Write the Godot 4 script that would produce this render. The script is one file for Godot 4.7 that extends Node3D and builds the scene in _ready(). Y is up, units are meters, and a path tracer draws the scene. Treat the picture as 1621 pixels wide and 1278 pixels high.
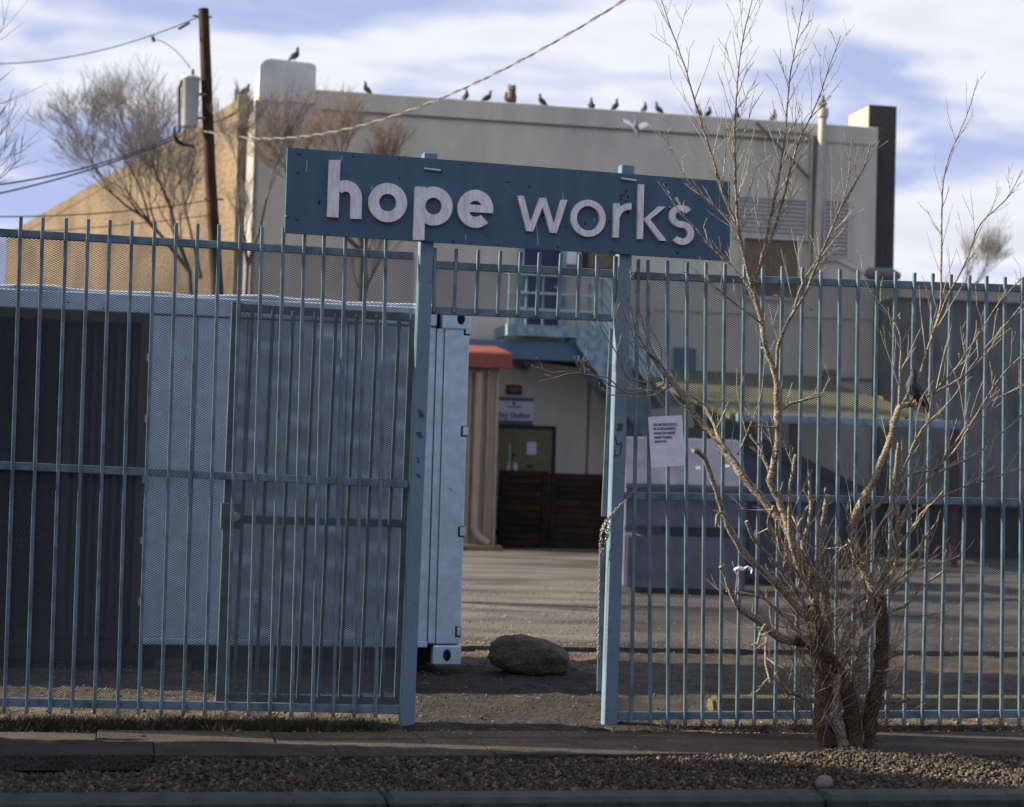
extends Node3D
# A blue steel security fence with a sign over its gateway, a shipping container behind it and a two-storey building across a yard.
# x runs along the fence, y is up, z comes towards the street; the fence stands at z = 0, the ground is y = 0, units are metres.

var rng := RandomNumberGenerator.new()
var M := {}
var used := {}

# ---------------------------------------------------------------- helpers
func begin() -> SurfaceTool:
	var s := SurfaceTool.new()
	s.begin(Mesh.PRIMITIVE_TRIANGLES)
	s.set_smooth_group(-1)
	return s

func numbered(called: String) -> String:
	if not used.has(called):
		used[called] = 0
		return called
	used[called] += 1
	return "%s_%03d" % [called, used[called]]

func tag(o: Node3D, label: String, category: String, group := "") -> Node3D:
	o.set_meta("label", label)
	o.set_meta("category", category)
	if group != "":
		o.set_meta("group", group)
	return o

func thing(called: String, label: String, category: String, at := Vector3.ZERO, group := "") -> Node3D:
	var o := Node3D.new()
	o.name = numbered(called)
	o.position = at
	add_child(o, true)
	tag(o, label, category, group)
	return o

func put(mesh: Mesh, called: String, mat: Material, parent: Node3D, kind := "") -> MeshInstance3D:
	var o := MeshInstance3D.new()
	o.mesh = mesh
	o.material_override = mat
	if parent == self:
		o.name = numbered(called)
	else:
		var n := 0
		for c in parent.get_children():
			var base: String = c.get_meta("kin", "")
			if base == called:
				n += 1
		o.name = called if n == 0 else "%s_%03d" % [called, n]
		o.set_meta("kin", called)
	parent.add_child(o, true)
	if kind != "":
		o.set_meta("kind", kind)
	return o

func fin(s: SurfaceTool, called: String, mat: Material, parent: Node3D, kind := "") -> MeshInstance3D:
	s.generate_normals()
	return put(s.commit(), called, mat, parent, kind)

func many(mesh: Mesh, called: String, mat: Material, parent: Node3D, where: Array, tints: Array = []) -> MultiMeshInstance3D:
	var mm := MultiMesh.new()
	mm.transform_format = MultiMesh.TRANSFORM_3D
	mm.use_colors = not tints.is_empty()
	mm.mesh = mesh
	mm.instance_count = where.size()
	for i in where.size():
		mm.set_instance_transform(i, where[i])
		if not tints.is_empty():
			mm.set_instance_color(i, tints[i])
	var o := MultiMeshInstance3D.new()
	o.multimesh = mm
	o.material_override = mat
	o.name = numbered(called) if parent == self else called
	o.set_meta("kind", "stuff")
	parent.add_child(o, true)
	return o

func tri(s: SurfaceTool, a: Vector3, b: Vector3, c: Vector3, out: Vector3) -> void:
	if (a - c).cross(a - b).dot(out) < 0.0:
		var k := b
		b = c
		c = k
	s.add_vertex(a)
	s.add_vertex(b)
	s.add_vertex(c)

func quad(s: SurfaceTool, a: Vector3, b: Vector3, c: Vector3, d: Vector3, out: Vector3) -> void:
	tri(s, a, b, c, out)
	tri(s, a, c, d, out)

func box(s: SurfaceTool, c: Vector3, size: Vector3, b := Basis()) -> void:
	var h := size / 2.0
	for axis in 3:
		for sg in [-1.0, 1.0]:
			var n := Vector3.ZERO
			n[axis] = sg
			var u := Vector3.ZERO
			u[(axis + 1) % 3] = 1.0
			var v := Vector3.ZERO
			v[(axis + 2) % 3] = 1.0
			var m: Vector3 = n * h
			quad(s, c + b * (m + (u + v) * h), c + b * (m + (u - v) * h), c + b * (m + (-u - v) * h), c + b * (m + (v - u) * h), b * n)

# a box with chamfered edges
func bbox(s: SurfaceTool, c: Vector3, size: Vector3, e: float, b := Basis()) -> void:
	var h := size / 2.0
	var g := h - Vector3(e, e, e)
	for axis in 3:
		var i := (axis + 1) % 3
		var j := (axis + 2) % 3
		for sg in [-1.0, 1.0]:
			var q := []
			for k in [[1, 1], [1, -1], [-1, -1], [-1, 1]]:
				var p := Vector3.ZERO
				p[axis] = sg * h[axis]
				p[i] = k[0] * g[i]
				p[j] = k[1] * g[j]
				q.append(c + b * p)
			var n := Vector3.ZERO
			n[axis] = sg
			quad(s, q[0], q[1], q[2], q[3], b * n)
			for sh in [-1.0, 1.0]:
				var p0 := Vector3.ZERO
				p0[axis] = g[axis]
				p0[i] = sg * h[i]
				p0[j] = sh * g[j]
				var p1 := p0
				p1[i] = sg * g[i]
				p1[j] = sh * h[j]
				var p2 := p1
				p2[axis] = -g[axis]
				var p3 := p0
				p3[axis] = -g[axis]
				var o := Vector3.ZERO
				o[i] = sg
				o[j] = sh
				quad(s, c + b * p0, c + b * p1, c + b * p2, c + b * p3, b * o)
	for x in [-1.0, 1.0]:
		for y in [-1.0, 1.0]:
			for z in [-1.0, 1.0]:
				var o := Vector3(x, y, z)
				tri(s, c + b * (o * Vector3(h.x, g.y, g.z)), c + b * (o * Vector3(g.x, h.y, g.z)), c + b * (o * Vector3(g.x, g.y, h.z)), b * o)

# from one corner to the other, chamfered when e > 0
func span(s: SurfaceTool, a: Vector3, z: Vector3, e := 0.0) -> void:
	var size := (z - a).abs()
	if e > 0.0:
		bbox(s, (a + z) / 2.0, size, e)
	else:
		box(s, (a + z) / 2.0, size)

# a rectangle on a plane of constant z, given a thickness towards +z
func plate(s: SurfaceTool, r: Rect2, z0: float, z1: float, e := 0.0) -> void:
	span(s, Vector3(r.position.x, r.position.y, z0), Vector3(r.end.x, r.end.y, z1), e)

# a straight bar of width w (across) and depth d from a to b; e rounds its edges
func beam(s: SurfaceTool, a: Vector3, b: Vector3, w: float, d: float, side := Vector3.RIGHT, e := 0.0) -> void:
	var y := (b - a).normalized()
	var x := (side - y * side.dot(y)).normalized()
	var q := Basis(x, y, x.cross(y))
	var size := Vector3(w, a.distance_to(b), d)
	if e > 0.0:
		bbox(s, (a + b) / 2.0, size, e, q)
	else:
		box(s, (a + b) / 2.0, size, q)

func tube(s: SurfaceTool, pts: Array, rads: Array, sides := 8, cap := true, rough := 0.0) -> void:
	var n := pts.size()
	var rings := []
	var ref := Vector3(0.31, 0.17, 0.93).normalized()
	var x := Vector3.ZERO
	for i in n:
		var t: Vector3 = (pts[mini(i + 1, n - 1)] - pts[maxi(i - 1, 0)]).normalized()
		if i == 0:
			x = t.cross(ref).normalized()
			if x.length() < 0.5:
				x = t.cross(Vector3.RIGHT).normalized()
		else:
			x = (x - t * x.dot(t)).normalized()
		var y := t.cross(x)
		var ring := []
		for k in sides:
			var a := TAU * k / sides
			var r: float = rads[i]
			if rough > 0.0:
				r *= 1.0 + rng.randf_range(-rough, rough)
			ring.append(pts[i] + (x * cos(a) + y * sin(a)) * r)
		rings.append(ring)
	s.set_smooth_group(1)
	for i in n - 1:
		for k in sides:
			var l := (k + 1) % sides
			var o: Vector3 = rings[i][k] + rings[i][l] + rings[i + 1][k] + rings[i + 1][l] - (pts[i] + pts[i + 1]) * 2.0
			quad(s, rings[i][k], rings[i][l], rings[i + 1][l], rings[i + 1][k], o)
	s.set_smooth_group(-1)
	if cap:
		for e in [[0, 1], [n - 1, n - 2]]:
			var o: Vector3 = pts[e[0]] - pts[e[1]]
			for k in range(1, sides - 1):
				tri(s, rings[e[0]][0], rings[e[0]][k], rings[e[0]][k + 1], o)

func rod(s: SurfaceTool, a: Vector3, b: Vector3, r: float, sides := 8) -> void:
	tube(s, [a, b], [r, r], sides)

# a solid of revolution about an upright axis: profile is (radius, height)
func lathe(s: SurfaceTool, at: Vector3, profile: Array, sides := 20) -> void:
	s.set_smooth_group(1)
	for i in profile.size() - 1:
		for k in sides:
			var q := []
			for e in [[i, k], [i, k + 1], [i + 1, k + 1], [i + 1, k]]:
				var a: float = TAU * e[1] / sides
				q.append(at + Vector3(cos(a) * profile[e[0]].x, profile[e[0]].y, sin(a) * profile[e[0]].x))
			var mid := TAU * (k + 0.5) / sides
			var dr: float = profile[i + 1].x - profile[i].x
			var dy: float = profile[i + 1].y - profile[i].y
			quad(s, q[0], q[1], q[2], q[3], Vector3(cos(mid) * dy, -dr, sin(mid) * dy))
	s.set_smooth_group(-1)

# a flat outline in x and y pulled out between two depths
func prism(s: SurfaceTool, outline: Array, z0: float, z1: float, frame := Transform3D()) -> void:
	var flat := PackedVector2Array(outline)
	if Geometry2D.is_polygon_clockwise(flat):
		flat.reverse()
	var idx := Geometry2D.triangulate_polygon(flat)
	for i in range(0, idx.size(), 3):
		for z in [z0, z1]:
			var o := Vector3(0, 0, 1 if z == maxf(z0, z1) else -1)
			tri(s, frame * Vector3(flat[idx[i]].x, flat[idx[i]].y, z), frame * Vector3(flat[idx[i + 1]].x, flat[idx[i + 1]].y, z), frame * Vector3(flat[idx[i + 2]].x, flat[idx[i + 2]].y, z), frame.basis * o)
	for i in flat.size():
		var p := flat[i]
		var q := flat[(i + 1) % flat.size()]
		var n := Vector3(q.y - p.y, p.x - q.x, 0)
		quad(s, frame * Vector3(p.x, p.y, z0), frame * Vector3(q.x, q.y, z0), frame * Vector3(q.x, q.y, z1), frame * Vector3(p.x, p.y, z1), frame.basis * n)

func lumpy(s: SurfaceTool, c: Vector3, r: Vector3, noise: FastNoiseLite, amount: float, b := Basis(), rings := 14, sides := 20, blunt := 1.0) -> void:
	s.set_smooth_group(1)
	var pt := func(i: int, k: int) -> Vector3:
		var u := PI * i / rings
		var a := TAU * (k % sides) / sides
		var d := Vector3(sin(u) * cos(a), cos(u), sin(u) * sin(a))
		var w := 1.0 + amount * noise.get_noise_3dv(d * 10.0)
		var e := Vector3(signf(d.x) * pow(absf(d.x), blunt), signf(d.y) * pow(absf(d.y), blunt), signf(d.z) * pow(absf(d.z), blunt))
		return c + b * (e * r * w)
	for i in rings:
		for k in sides:
			var p: Array = [pt.call(i, k), pt.call(i, k + 1), pt.call(i + 1, k + 1), pt.call(i + 1, k)]
			var o: Vector3 = (p[0] + p[1] + p[2] + p[3]) / 4.0 - c
			if i > 0:
				tri(s, p[0], p[1], p[2], o)
			if i < rings - 1:
				tri(s, p[0], p[2], p[3], o)
	s.set_smooth_group(-1)

# ---------------------------------------------------------------- materials
var maps := {}

func field(seed_: int, freq: float, octaves: int, kind := FastNoiseLite.TYPE_SIMPLEX_SMOOTH) -> FastNoiseLite:
	var n := FastNoiseLite.new()
	n.seed = seed_
	n.noise_type = kind
	n.frequency = freq
	n.fractal_octaves = octaves
	return n

func noise_map(called: String, noise: FastNoiseLite, stops: Array, side := 512, bump := 0.0) -> NoiseTexture2D:
	var t := NoiseTexture2D.new()
	t.width = side
	t.height = side
	t.seamless = true
	t.noise = noise
	if bump > 0.0:
		t.as_normal_map = true
		t.bump_strength = bump
	else:
		var g := Gradient.new()
		var at := PackedFloat32Array()
		var cs := PackedColorArray()
		for e in stops:
			at.append(e[0])
			cs.append(e[1])
		g.offsets = at
		g.colors = cs
		t.color_ramp = g
	maps[called] = t
	return t

func grey(v: float) -> Color:
	return Color(v, v, v)

# albedo is given as the linear base colour
func paint(r: float, g: float, b: float, rough: float, tex := "", scale := 1.0, bump := "", bump_scale := 1.0, depth := 1.0, stretch := Vector3.ONE) -> StandardMaterial3D:
	var m := StandardMaterial3D.new()
	m.albedo_color = Color(r, g, b).linear_to_srgb()
	m.roughness = rough
	m.metallic_specular = 0.4
	if tex != "":
		m.albedo_texture = maps[tex]
		m.uv1_triplanar = true
		m.uv1_world_triplanar = true
		m.uv1_scale = Vector3.ONE * scale * stretch
	if bump != "":
		m.normal_enabled = true
		m.normal_texture = maps[bump]
		m.normal_scale = depth
		m.uv1_triplanar = true
		m.uv1_world_triplanar = true
		if tex == "":
			m.uv1_scale = Vector3.ONE * bump_scale
	return m

func worn(m: StandardMaterial3D, over: String, scale: float, stretch := Vector3.ONE) -> StandardMaterial3D:
	m.detail_enabled = true
	m.detail_albedo = maps[over]
	m.detail_blend_mode = BaseMaterial3D.BLEND_MODE_MUL
	m.detail_uv_layer = BaseMaterial3D.DETAIL_UV_2
	m.uv2_triplanar = true
	m.uv2_world_triplanar = true
	m.uv2_scale = Vector3.ONE * scale * stretch
	return m

func make_materials() -> void:
	noise_map("soft", field(11, 0.006, 4), [[0.0, grey(0.91)], [1.0, grey(1.0)]])
	noise_map("blotch", field(12, 0.009, 5), [[0.15, grey(0.74)], [0.5, grey(0.91)], [0.85, grey(1.0)]])
	noise_map("grit", field(13, 0.09, 3), [[0.1, grey(0.45)], [0.5, grey(0.8)], [0.9, grey(1.0)]], 512)
	noise_map("chips", field(14, 0.014, 6), [[0.0, Color(0.16, 0.10, 0.08)], [0.125, Color(0.3, 0.2, 0.16)], [0.15, grey(0.97)], [1.0, grey(1.0)]], 1024)
	noise_map("flecks", field(24, 0.02, 6), [[0.0, Color(0.2, 0.13, 0.1)], [0.085, Color(0.35, 0.26, 0.22)], [0.10, grey(0.95)], [0.4, grey(0.95)], [0.7, grey(1.0)]], 1024)
	noise_map("streaks", field(15, 0.02, 4), [[0.1, grey(0.86)], [0.55, grey(0.96)], [1.0, grey(1.0)]])
	noise_map("grain", field(16, 0.02, 5), [[0.1, grey(0.35)], [0.45, grey(0.75)], [0.8, grey(1.0)]])
	noise_map("plankstain", field(17, 0.012, 4), [[0.2, Color(0.6, 0.58, 0.56)], [0.6, Color(0.75, 0.7, 0.62)], [0.8, Color(1.0, 0.85, 0.6)], [0.95, Color(1.0, 0.85, 0.6)]])
	noise_map("brick", field(18, 0.016, 5), [[0.2, Color(0.72, 0.68, 0.62)], [0.5, Color(0.92, 0.9, 0.88)], [0.85, Color(1, 1, 1)]])
	noise_map("bark", field(19, 0.05, 4), [[0.15, Color(0.35, 0.28, 0.22)], [0.5, Color(0.75, 0.7, 0.64)], [0.85, Color(1, 1, 1)]])
	noise_map("gravelly", field(20, 0.16, 2, FastNoiseLite.TYPE_CELLULAR), [[0.0, grey(0.45)], [0.5, Color(0.8, 0.77, 0.74)], [1.0, grey(1.0)]])
	noise_map("tracks", field(22, 0.012, 4), [[0.2, grey(0.58)], [0.5, grey(0.85)], [0.8, grey(1.0)]])
	noise_map("bump_fine", field(31, 0.08, 4), [], 512, 4.0)
	noise_map("bump_coarse", field(32, 0.03, 5), [], 512, 6.0)
	noise_map("bump_bark", field(33, 0.06, 4), [], 512, 8.0)
	M.steel = worn(paint(0.150, 0.214, 0.252, 0.42, "blotch", 1.1), "chips", 3.3)
	M.post = worn(paint(0.148, 0.214, 0.272, 0.42, "soft", 1.0), "chips", 2.1)
	M.mesh = paint(0.058, 0.074, 0.076, 0.5)
	M.board = worn(paint(0.060, 0.118, 0.175, 0.5, "soft", 0.9, "", 1.0, 1.0, Vector3(2.5, 0.5, 2.5)), "chips", 0.8)
	M.letter = worn(paint(0.86, 0.80, 0.83, 0.5, "soft", 2.0), "streaks", 1.5, Vector3(3, 0.4, 3))
	M.scratch = paint(0.32, 0.40, 0.46, 0.6)
	M.bare_metal = paint(0.5, 0.5, 0.48, 0.35)
	M.bare_metal.metallic = 0.7
	M.chain = paint(0.32, 0.30, 0.27, 0.4, "blotch", 20.0)
	M.chain.metallic = 0.75
	M.container = worn(paint(0.57, 0.715, 0.865, 0.42, "soft", 0.8), "flecks", 0.47)
	M.container_roof = worn(paint(0.70, 0.74, 0.80, 0.5, "soft", 0.8), "chips", 0.9)
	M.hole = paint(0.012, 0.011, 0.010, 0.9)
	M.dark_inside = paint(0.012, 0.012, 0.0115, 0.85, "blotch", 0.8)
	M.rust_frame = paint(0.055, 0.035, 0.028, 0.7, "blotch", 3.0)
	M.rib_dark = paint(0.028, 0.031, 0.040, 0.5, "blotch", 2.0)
	M.timber = paint(0.11, 0.085, 0.06, 0.9, "grain", 1.2, "", 1, 1, Vector3(0.3, 3, 3))
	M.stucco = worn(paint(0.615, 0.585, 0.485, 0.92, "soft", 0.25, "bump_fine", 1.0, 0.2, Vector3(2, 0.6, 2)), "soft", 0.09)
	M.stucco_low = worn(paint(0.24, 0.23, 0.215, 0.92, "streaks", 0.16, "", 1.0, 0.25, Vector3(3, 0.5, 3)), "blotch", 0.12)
	M.pylon = worn(paint(0.74, 0.72, 0.66, 0.9, "soft", 0.5), "soft", 0.4)
	M.pier = worn(paint(0.36, 0.345, 0.31, 0.9, "soft", 0.5), "blotch", 0.9)
	M.brick = worn(paint(0.208, 0.153, 0.094, 0.92, "brick", 0.55, "", 1, 1, Vector3(0.6, 2.4, 0.6)), "blotch", 0.08)
	M.pilaster = worn(paint(0.25, 0.19, 0.12, 0.92, "streaks", 0.4, "", 1, 1, Vector3(3, 0.3, 3)), "blotch", 0.5)
	M.chimney = worn(paint(0.125, 0.115, 0.105, 0.95, "streaks", 0.4, "", 1, 1, Vector3(4, 0.3, 4)), "grit", 0.5)
	M.chimney_pale = worn(paint(0.40, 0.37, 0.30, 0.95, "soft", 0.5), "streaks", 0.5, Vector3(2, 0.4, 2))
	M.pipe = paint(0.42, 0.40, 0.35, 0.6, "soft", 1.0)
	M.conduit_pale = paint(0.27, 0.25, 0.22, 0.9, "grit", 2.0)
	M.conduit = paint(0.13, 0.125, 0.12, 0.6)
	M.shutter = paint(0.50, 0.48, 0.44, 0.7, "soft", 1.0)
	M.window_board = paint(0.17, 0.145, 0.09, 0.8, "streaks", 0.6)
	M.purple = paint(0.032, 0.022, 0.092, 0.4, "soft", 0.8)
	M.door = paint(0.20, 0.18, 0.085, 0.6, "streaks", 0.6)
	M.frame_dark = paint(0.02, 0.018, 0.016, 0.6)
	M.white = paint(0.70, 0.69, 0.72, 0.6, "soft", 2.0)
	M.sign_white = paint(0.58, 0.58, 0.66, 0.5)
	M.sign_blue = paint(0.07, 0.095, 0.15, 0.5)
	M.smudge = paint(0.075, 0.10, 0.125, 0.6, "grit", 4.0)
	M.ink = paint(0.035, 0.035, 0.04, 0.7)
	M.number_board = paint(0.045, 0.028, 0.018, 0.6, "grain", 1.0)
	M.number = paint(0.30, 0.19, 0.12, 0.5)
	M.shed = paint(0.36, 0.29, 0.22, 0.55, "streaks", 0.6, "", 1, 1, Vector3(3, 0.3, 3))
	M.red_roof = paint(0.235, 0.065, 0.04, 0.55, "soft", 0.8)
	M.stair = worn(paint(0.235, 0.365, 0.43, 0.5, "blotch", 0.8), "chips", 0.8)
	M.stair_rail = paint(0.46, 0.64, 0.70, 0.45)
	M.beam_blue = paint(0.085, 0.16, 0.24, 0.5, "soft", 0.8)
	M.plank = []
	for k in 4:
		M.plank.append(paint([0.034, 0.045, 0.030, 0.055][k], [0.028, 0.034, 0.024, 0.041][k], [0.022, 0.024, 0.018, 0.028][k], 0.9, "plankstain", 0.35 + 0.05 * k, "", 1, 1, Vector3(0.6, 3.0, 1)))
	M.stop = worn(paint(0.30, 0.26, 0.12, 0.85, "blotch", 1.2), "grit", 1.5)
	M.rock = paint(0.15, 0.132, 0.105, 0.95, "blotch", 2.0, "bump_coarse", 1.0, 1.2)
	worn(M.rock, "grit", 1.3)
	M.dirt = worn(paint(0.165, 0.128, 0.085, 1.0, "grit", 1.1, "bump_coarse", 1.0, 1.4), "tracks", 0.5)
	M.soil_shade = worn(paint(0.043, 0.035, 0.028, 1.0, "grit", 1.4, "bump_coarse", 1.0, 1.6), "tracks", 0.7)  # dark earth colour that stands in for shade on the gateway ground
	M.soil = worn(paint(0.034, 0.027, 0.020, 1.0, "grit", 1.6, "bump_coarse", 1.0, 1.2), "blotch", 0.7)
	M.asphalt = worn(paint(0.215, 0.209, 0.197, 0.95, "gravelly", 1.3, "bump_fine", 1.0, 1.2), "tracks", 0.09, Vector3(0.7, 1, 1.6))
	M.ground = paint(0.12, 0.105, 0.085, 1.0, "grit", 0.4)
	M.slab = []
	for k in 4:
		M.slab.append(worn(paint([0.080, 0.071, 0.087, 0.076][k], [0.067, 0.060, 0.072, 0.064][k], [0.054, 0.049, 0.058, 0.051][k], 0.95, "grit", 0.9 + 0.07 * k, "bump_fine", 1.0, 0.6), "blotch", 0.6))
	M.kerb = worn(paint(0.040, 0.055, 0.041, 0.7, "blotch", 1.4, "bump_coarse", 1.0, 0.3), "chips", 1.4)
	M.road = worn(paint(0.045, 0.045, 0.043, 0.95, "gravelly", 2.0), "blotch", 0.3)
	M.pebble = paint(1, 1, 1, 0.9)
	M.pebble.vertex_color_use_as_albedo = true
	M.grass = paint(1, 1, 1, 0.85)
	M.grass.vertex_color_use_as_albedo = true
	M.limb = worn(paint(0.46, 0.425, 0.355, 1.0, "bark", 2.6, "bump_bark", 1.0, 0.8), "blotch", 2.2)
	M.trunk = worn(paint(0.14, 0.112, 0.084, 0.95, "bark", 3.0, "bump_bark", 1.0, 1.5), "blotch", 2.0)
	M.twig = paint(0.36, 0.325, 0.255, 0.8, "blotch", 6.0)
	M.shoot = paint(0.15, 0.12, 0.088, 0.9, "blotch", 6.0)
	M.far_bark = paint(0.115, 0.10, 0.088, 0.95, "blotch", 1.0)
	M.far_twig = paint(0.15, 0.14, 0.126, 0.9)
	M.red_twig = paint(0.20, 0.145, 0.105, 0.9)
	M.pole = worn(paint(0.10, 0.05, 0.025, 0.9, "grain", 0.7, "", 1, 1, Vector3(5, 0.3, 5)), "blotch", 0.4)
	M.tank = paint(0.50, 0.49, 0.50, 0.45, "soft", 1.0)
	M.porcelain = paint(0.22, 0.20, 0.20, 0.35)
	M.cable = paint(0.03, 0.03, 0.032, 0.6)
	M.cable_bare = paint(0.22, 0.21, 0.185, 0.6)
	M.bird_dark = paint(0.04, 0.041, 0.047, 0.7, "blotch", 9.0)
	M.bird_grey = paint(0.16, 0.165, 0.18, 0.7, "blotch", 9.0)
	M.bird_pale = paint(0.9, 0.9, 0.92, 0.7)
	M.bird_leg = paint(0.38, 0.12, 0.09, 0.6)
	M.beak = paint(0.16, 0.14, 0.12, 0.5)
	M.owl = paint(0.17, 0.14, 0.10, 0.8, "grit", 3.0)
	M.paper = paint(0.80, 0.75, 0.88, 0.8, "soft", 4.0)
	M.paper.backlight_enabled = true
	M.paper.backlight = Color(0.35, 0.33, 0.4)
	M.plastic = paint(0.80, 0.80, 0.84, 0.45)
	M.plastic.backlight_enabled = true
	M.plastic.backlight = Color(0.3, 0.3, 0.3)
	M.bin_pale = worn(paint(0.165, 0.172, 0.25, 0.5, "blotch", 0.6), "chips", 0.8)
	M.bin_dark = worn(paint(0.05, 0.06, 0.12, 0.5, "blotch", 0.6), "chips", 0.8)
	M.bin_lid = paint(0.018, 0.018, 0.019, 0.5, "soft", 1.0)
	M.olive_roof = paint(0.125, 0.12, 0.068, 0.7, "streaks", 0.3)
	M.fascia = paint(0.28, 0.40, 0.52, 0.5, "blotch", 0.6)
	M.red_post = paint(0.06, 0.016, 0.015, 0.6)
	M.leaf = paint(0.045, 0.06, 0.028, 0.8, "blotch", 3.0)
	M.dry_leaf = paint(0.35, 0.25, 0.10, 0.8, "blotch", 8.0)

# ---------------------------------------------------------------- sky
func make_sky() -> PanoramaSkyMaterial:
	var w := 4096
	var h := 2048
	var big := field(71, 1.0, 4)
	var small := field(72, 1.0, 5)
	var wisp := field(73, 1.0, 5)
	var data := PackedByteArray()
	data.resize(w * h * 3)
	for y in h:
		var el := (0.5 - (y + 0.5) / h) * PI
		var up := maxf(sin(el), 0.0)
		var t := pow(1.0 - up, 3.0)
		var base := Vector3(0.150, 0.185, 0.285).lerp(Vector3(0.205, 0.238, 0.375), t)
		var dist := 1.0 / (up + 0.10)
		if y >= h / 2:
			base = Vector3(0.205, 0.238, 0.375)
		var flat := Color(base.x, base.y, base.z).linear_to_srgb()
		var lift := smoothstep(0.0, 0.05, up) * 0.5 + 0.5
		for x in w:
			var c := flat
			if y < h / 2:
				var az := (float(x) / w - 0.5) * TAU
				# cloud sheets lie on a plane high above: bands stretched sideways near the horizon
				var px := sin(az) * dist
				var pz := -cos(az) * dist
				var warp := small.get_noise_2d(px * 0.8 + 9.0, pz * 0.8) * 0.35
				var v := big.get_noise_2d(px * 0.62 + 3.1 + warp, pz * 0.95 + 0.5 + warp) * 0.9 + small.get_noise_2d(px * 1.9 + warp, pz * 3.1) * 0.42 + wisp.get_noise_2d(px * 7.0 + warp * 3.0, pz * 9.0) * 0.16
				var amount := smoothstep(-0.26, 0.44, v + sin(2.0 * (az - 0.20)) * 0.55 + 0.03) * lift
				var thick := smoothstep(0.25, 0.9, v + sin(2.0 * (az - 0.20)) * 0.55)
				var white := Vector3(0.365, 0.372, 0.395).lerp(Vector3(0.31, 0.318, 0.345), thick * 0.8)
				var k := base.lerp(white, amount * 0.96)
				c = Color(k.x, k.y, k.z).linear_to_srgb()
			var i := (y * w + x) * 3
			data[i] = int(c.r * 255.0 + 0.5)
			data[i + 1] = int(c.g * 255.0 + 0.5)
			data[i + 2] = int(c.b * 255.0 + 0.5)
	var im := Image.create_from_data(w, h, false, Image.FORMAT_RGB8, data)
	var m := PanoramaSkyMaterial.new()
	m.panorama = ImageTexture.create_from_image(im)
	return m

# ---------------------------------------------------------------- fence pieces
func bar(parent: Node3D, x0: float, y0: float, x1: float, y1: float, z: float) -> void:
	var s := begin()
	beam(s, Vector3(x1, y1, z + 0.0095), Vector3(x0, y0, z + 0.0095), 0.0185, 0.019, Vector3.RIGHT, 0.0022)
	fin(s, "bar", M.steel, parent)

func rail(parent: Node3D, called: String, a: Vector3, b: Vector3, tall: float, deep := 0.03) -> void:
	var s := begin()
	var back := Vector3(0, 0, -deep / 2.0 - 0.001)
	beam(s, a + back, b + back, tall, deep, Vector3.UP, 0.003)
	fin(s, called, M.steel, parent)

var tile: ArrayMesh

# one patch of expanded metal, a unit square: zigzag strands that meet at their bends
func make_tile(cells_x: int, cells_y: int, wide: float, tall: float) -> void:
	var vs := PackedVector3Array()
	var idx := PackedInt32Array()
	var step := 1.0 / (cells_x * 2)
	var sp := 1.0 / (cells_y * 2)
	var rx := 0.0
	for row in cells_y * 2:
		var first := vs.size()
		for k in cells_x * 2 + 1:
			var x := k * step
			var up := (k + row) % 2 == 0
			var y := (row + 0.5) * sp + (sp * 0.40 if up else -sp * 0.40)
			var half := 0.00138 / tall
			vs.append(Vector3(x, y + half, -0.0003))
			vs.append(Vector3(x, y - half, 0.0003))
			vs.append(Vector3(x, y - half * 0.2, -0.0005))
		for k in cells_x * 2:
			var p := first + k * 3
			for e in 3:
				var f := (e + 1) % 3
				idx.append_array([p + e, p + f, p + 3 + e, p + f, p + 3 + f, p + 3 + e])
	var arr := []
	arr.resize(Mesh.ARRAY_MAX)
	arr[Mesh.ARRAY_VERTEX] = vs
	arr[Mesh.ARRAY_INDEX] = idx
	tile = ArrayMesh.new()
	tile.add_surface_from_arrays(Mesh.PRIMITIVE_TRIANGLES, arr)

# expanded metal over a four-cornered panel: lower left, lower right, upper left, upper right
func mesh_panel(parent: Node3D, ll: Vector3, lr: Vector3, ul: Vector3, ur: Vector3) -> void:
	var nx := maxi(1, roundi(ll.distance_to(lr) / 0.215))
	var ny := maxi(1, roundi(ll.distance_to(ul) / 0.236))
	var where := []
	for i in nx:
		for j in ny:
			var at := func(u: float, v: float) -> Vector3:
				return ll.lerp(lr, u).lerp(ul.lerp(ur, u), v)
			var p: Vector3 = at.call(float(i) / nx, float(j) / ny)
			var px: Vector3 = at.call(float(i + 1) / nx, float(j) / ny)
			var py: Vector3 = at.call(float(i) / nx, float(j + 1) / ny)
			where.append(Transform3D(Basis(px - p, py - p, Vector3(0, 0, 1)), p))
	many(tile, "expanded_metal", M.mesh, parent, where)

# ---------------------------------------------------------------- lettering
var lz0 := 0.062
var lz1 := 0.100

func slab_poly(s: SurfaceTool, outline: Array, k: int) -> void:
	prism(s, outline, lz0 + 0.0006 * k, lz1 + 0.0006 * k)

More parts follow.
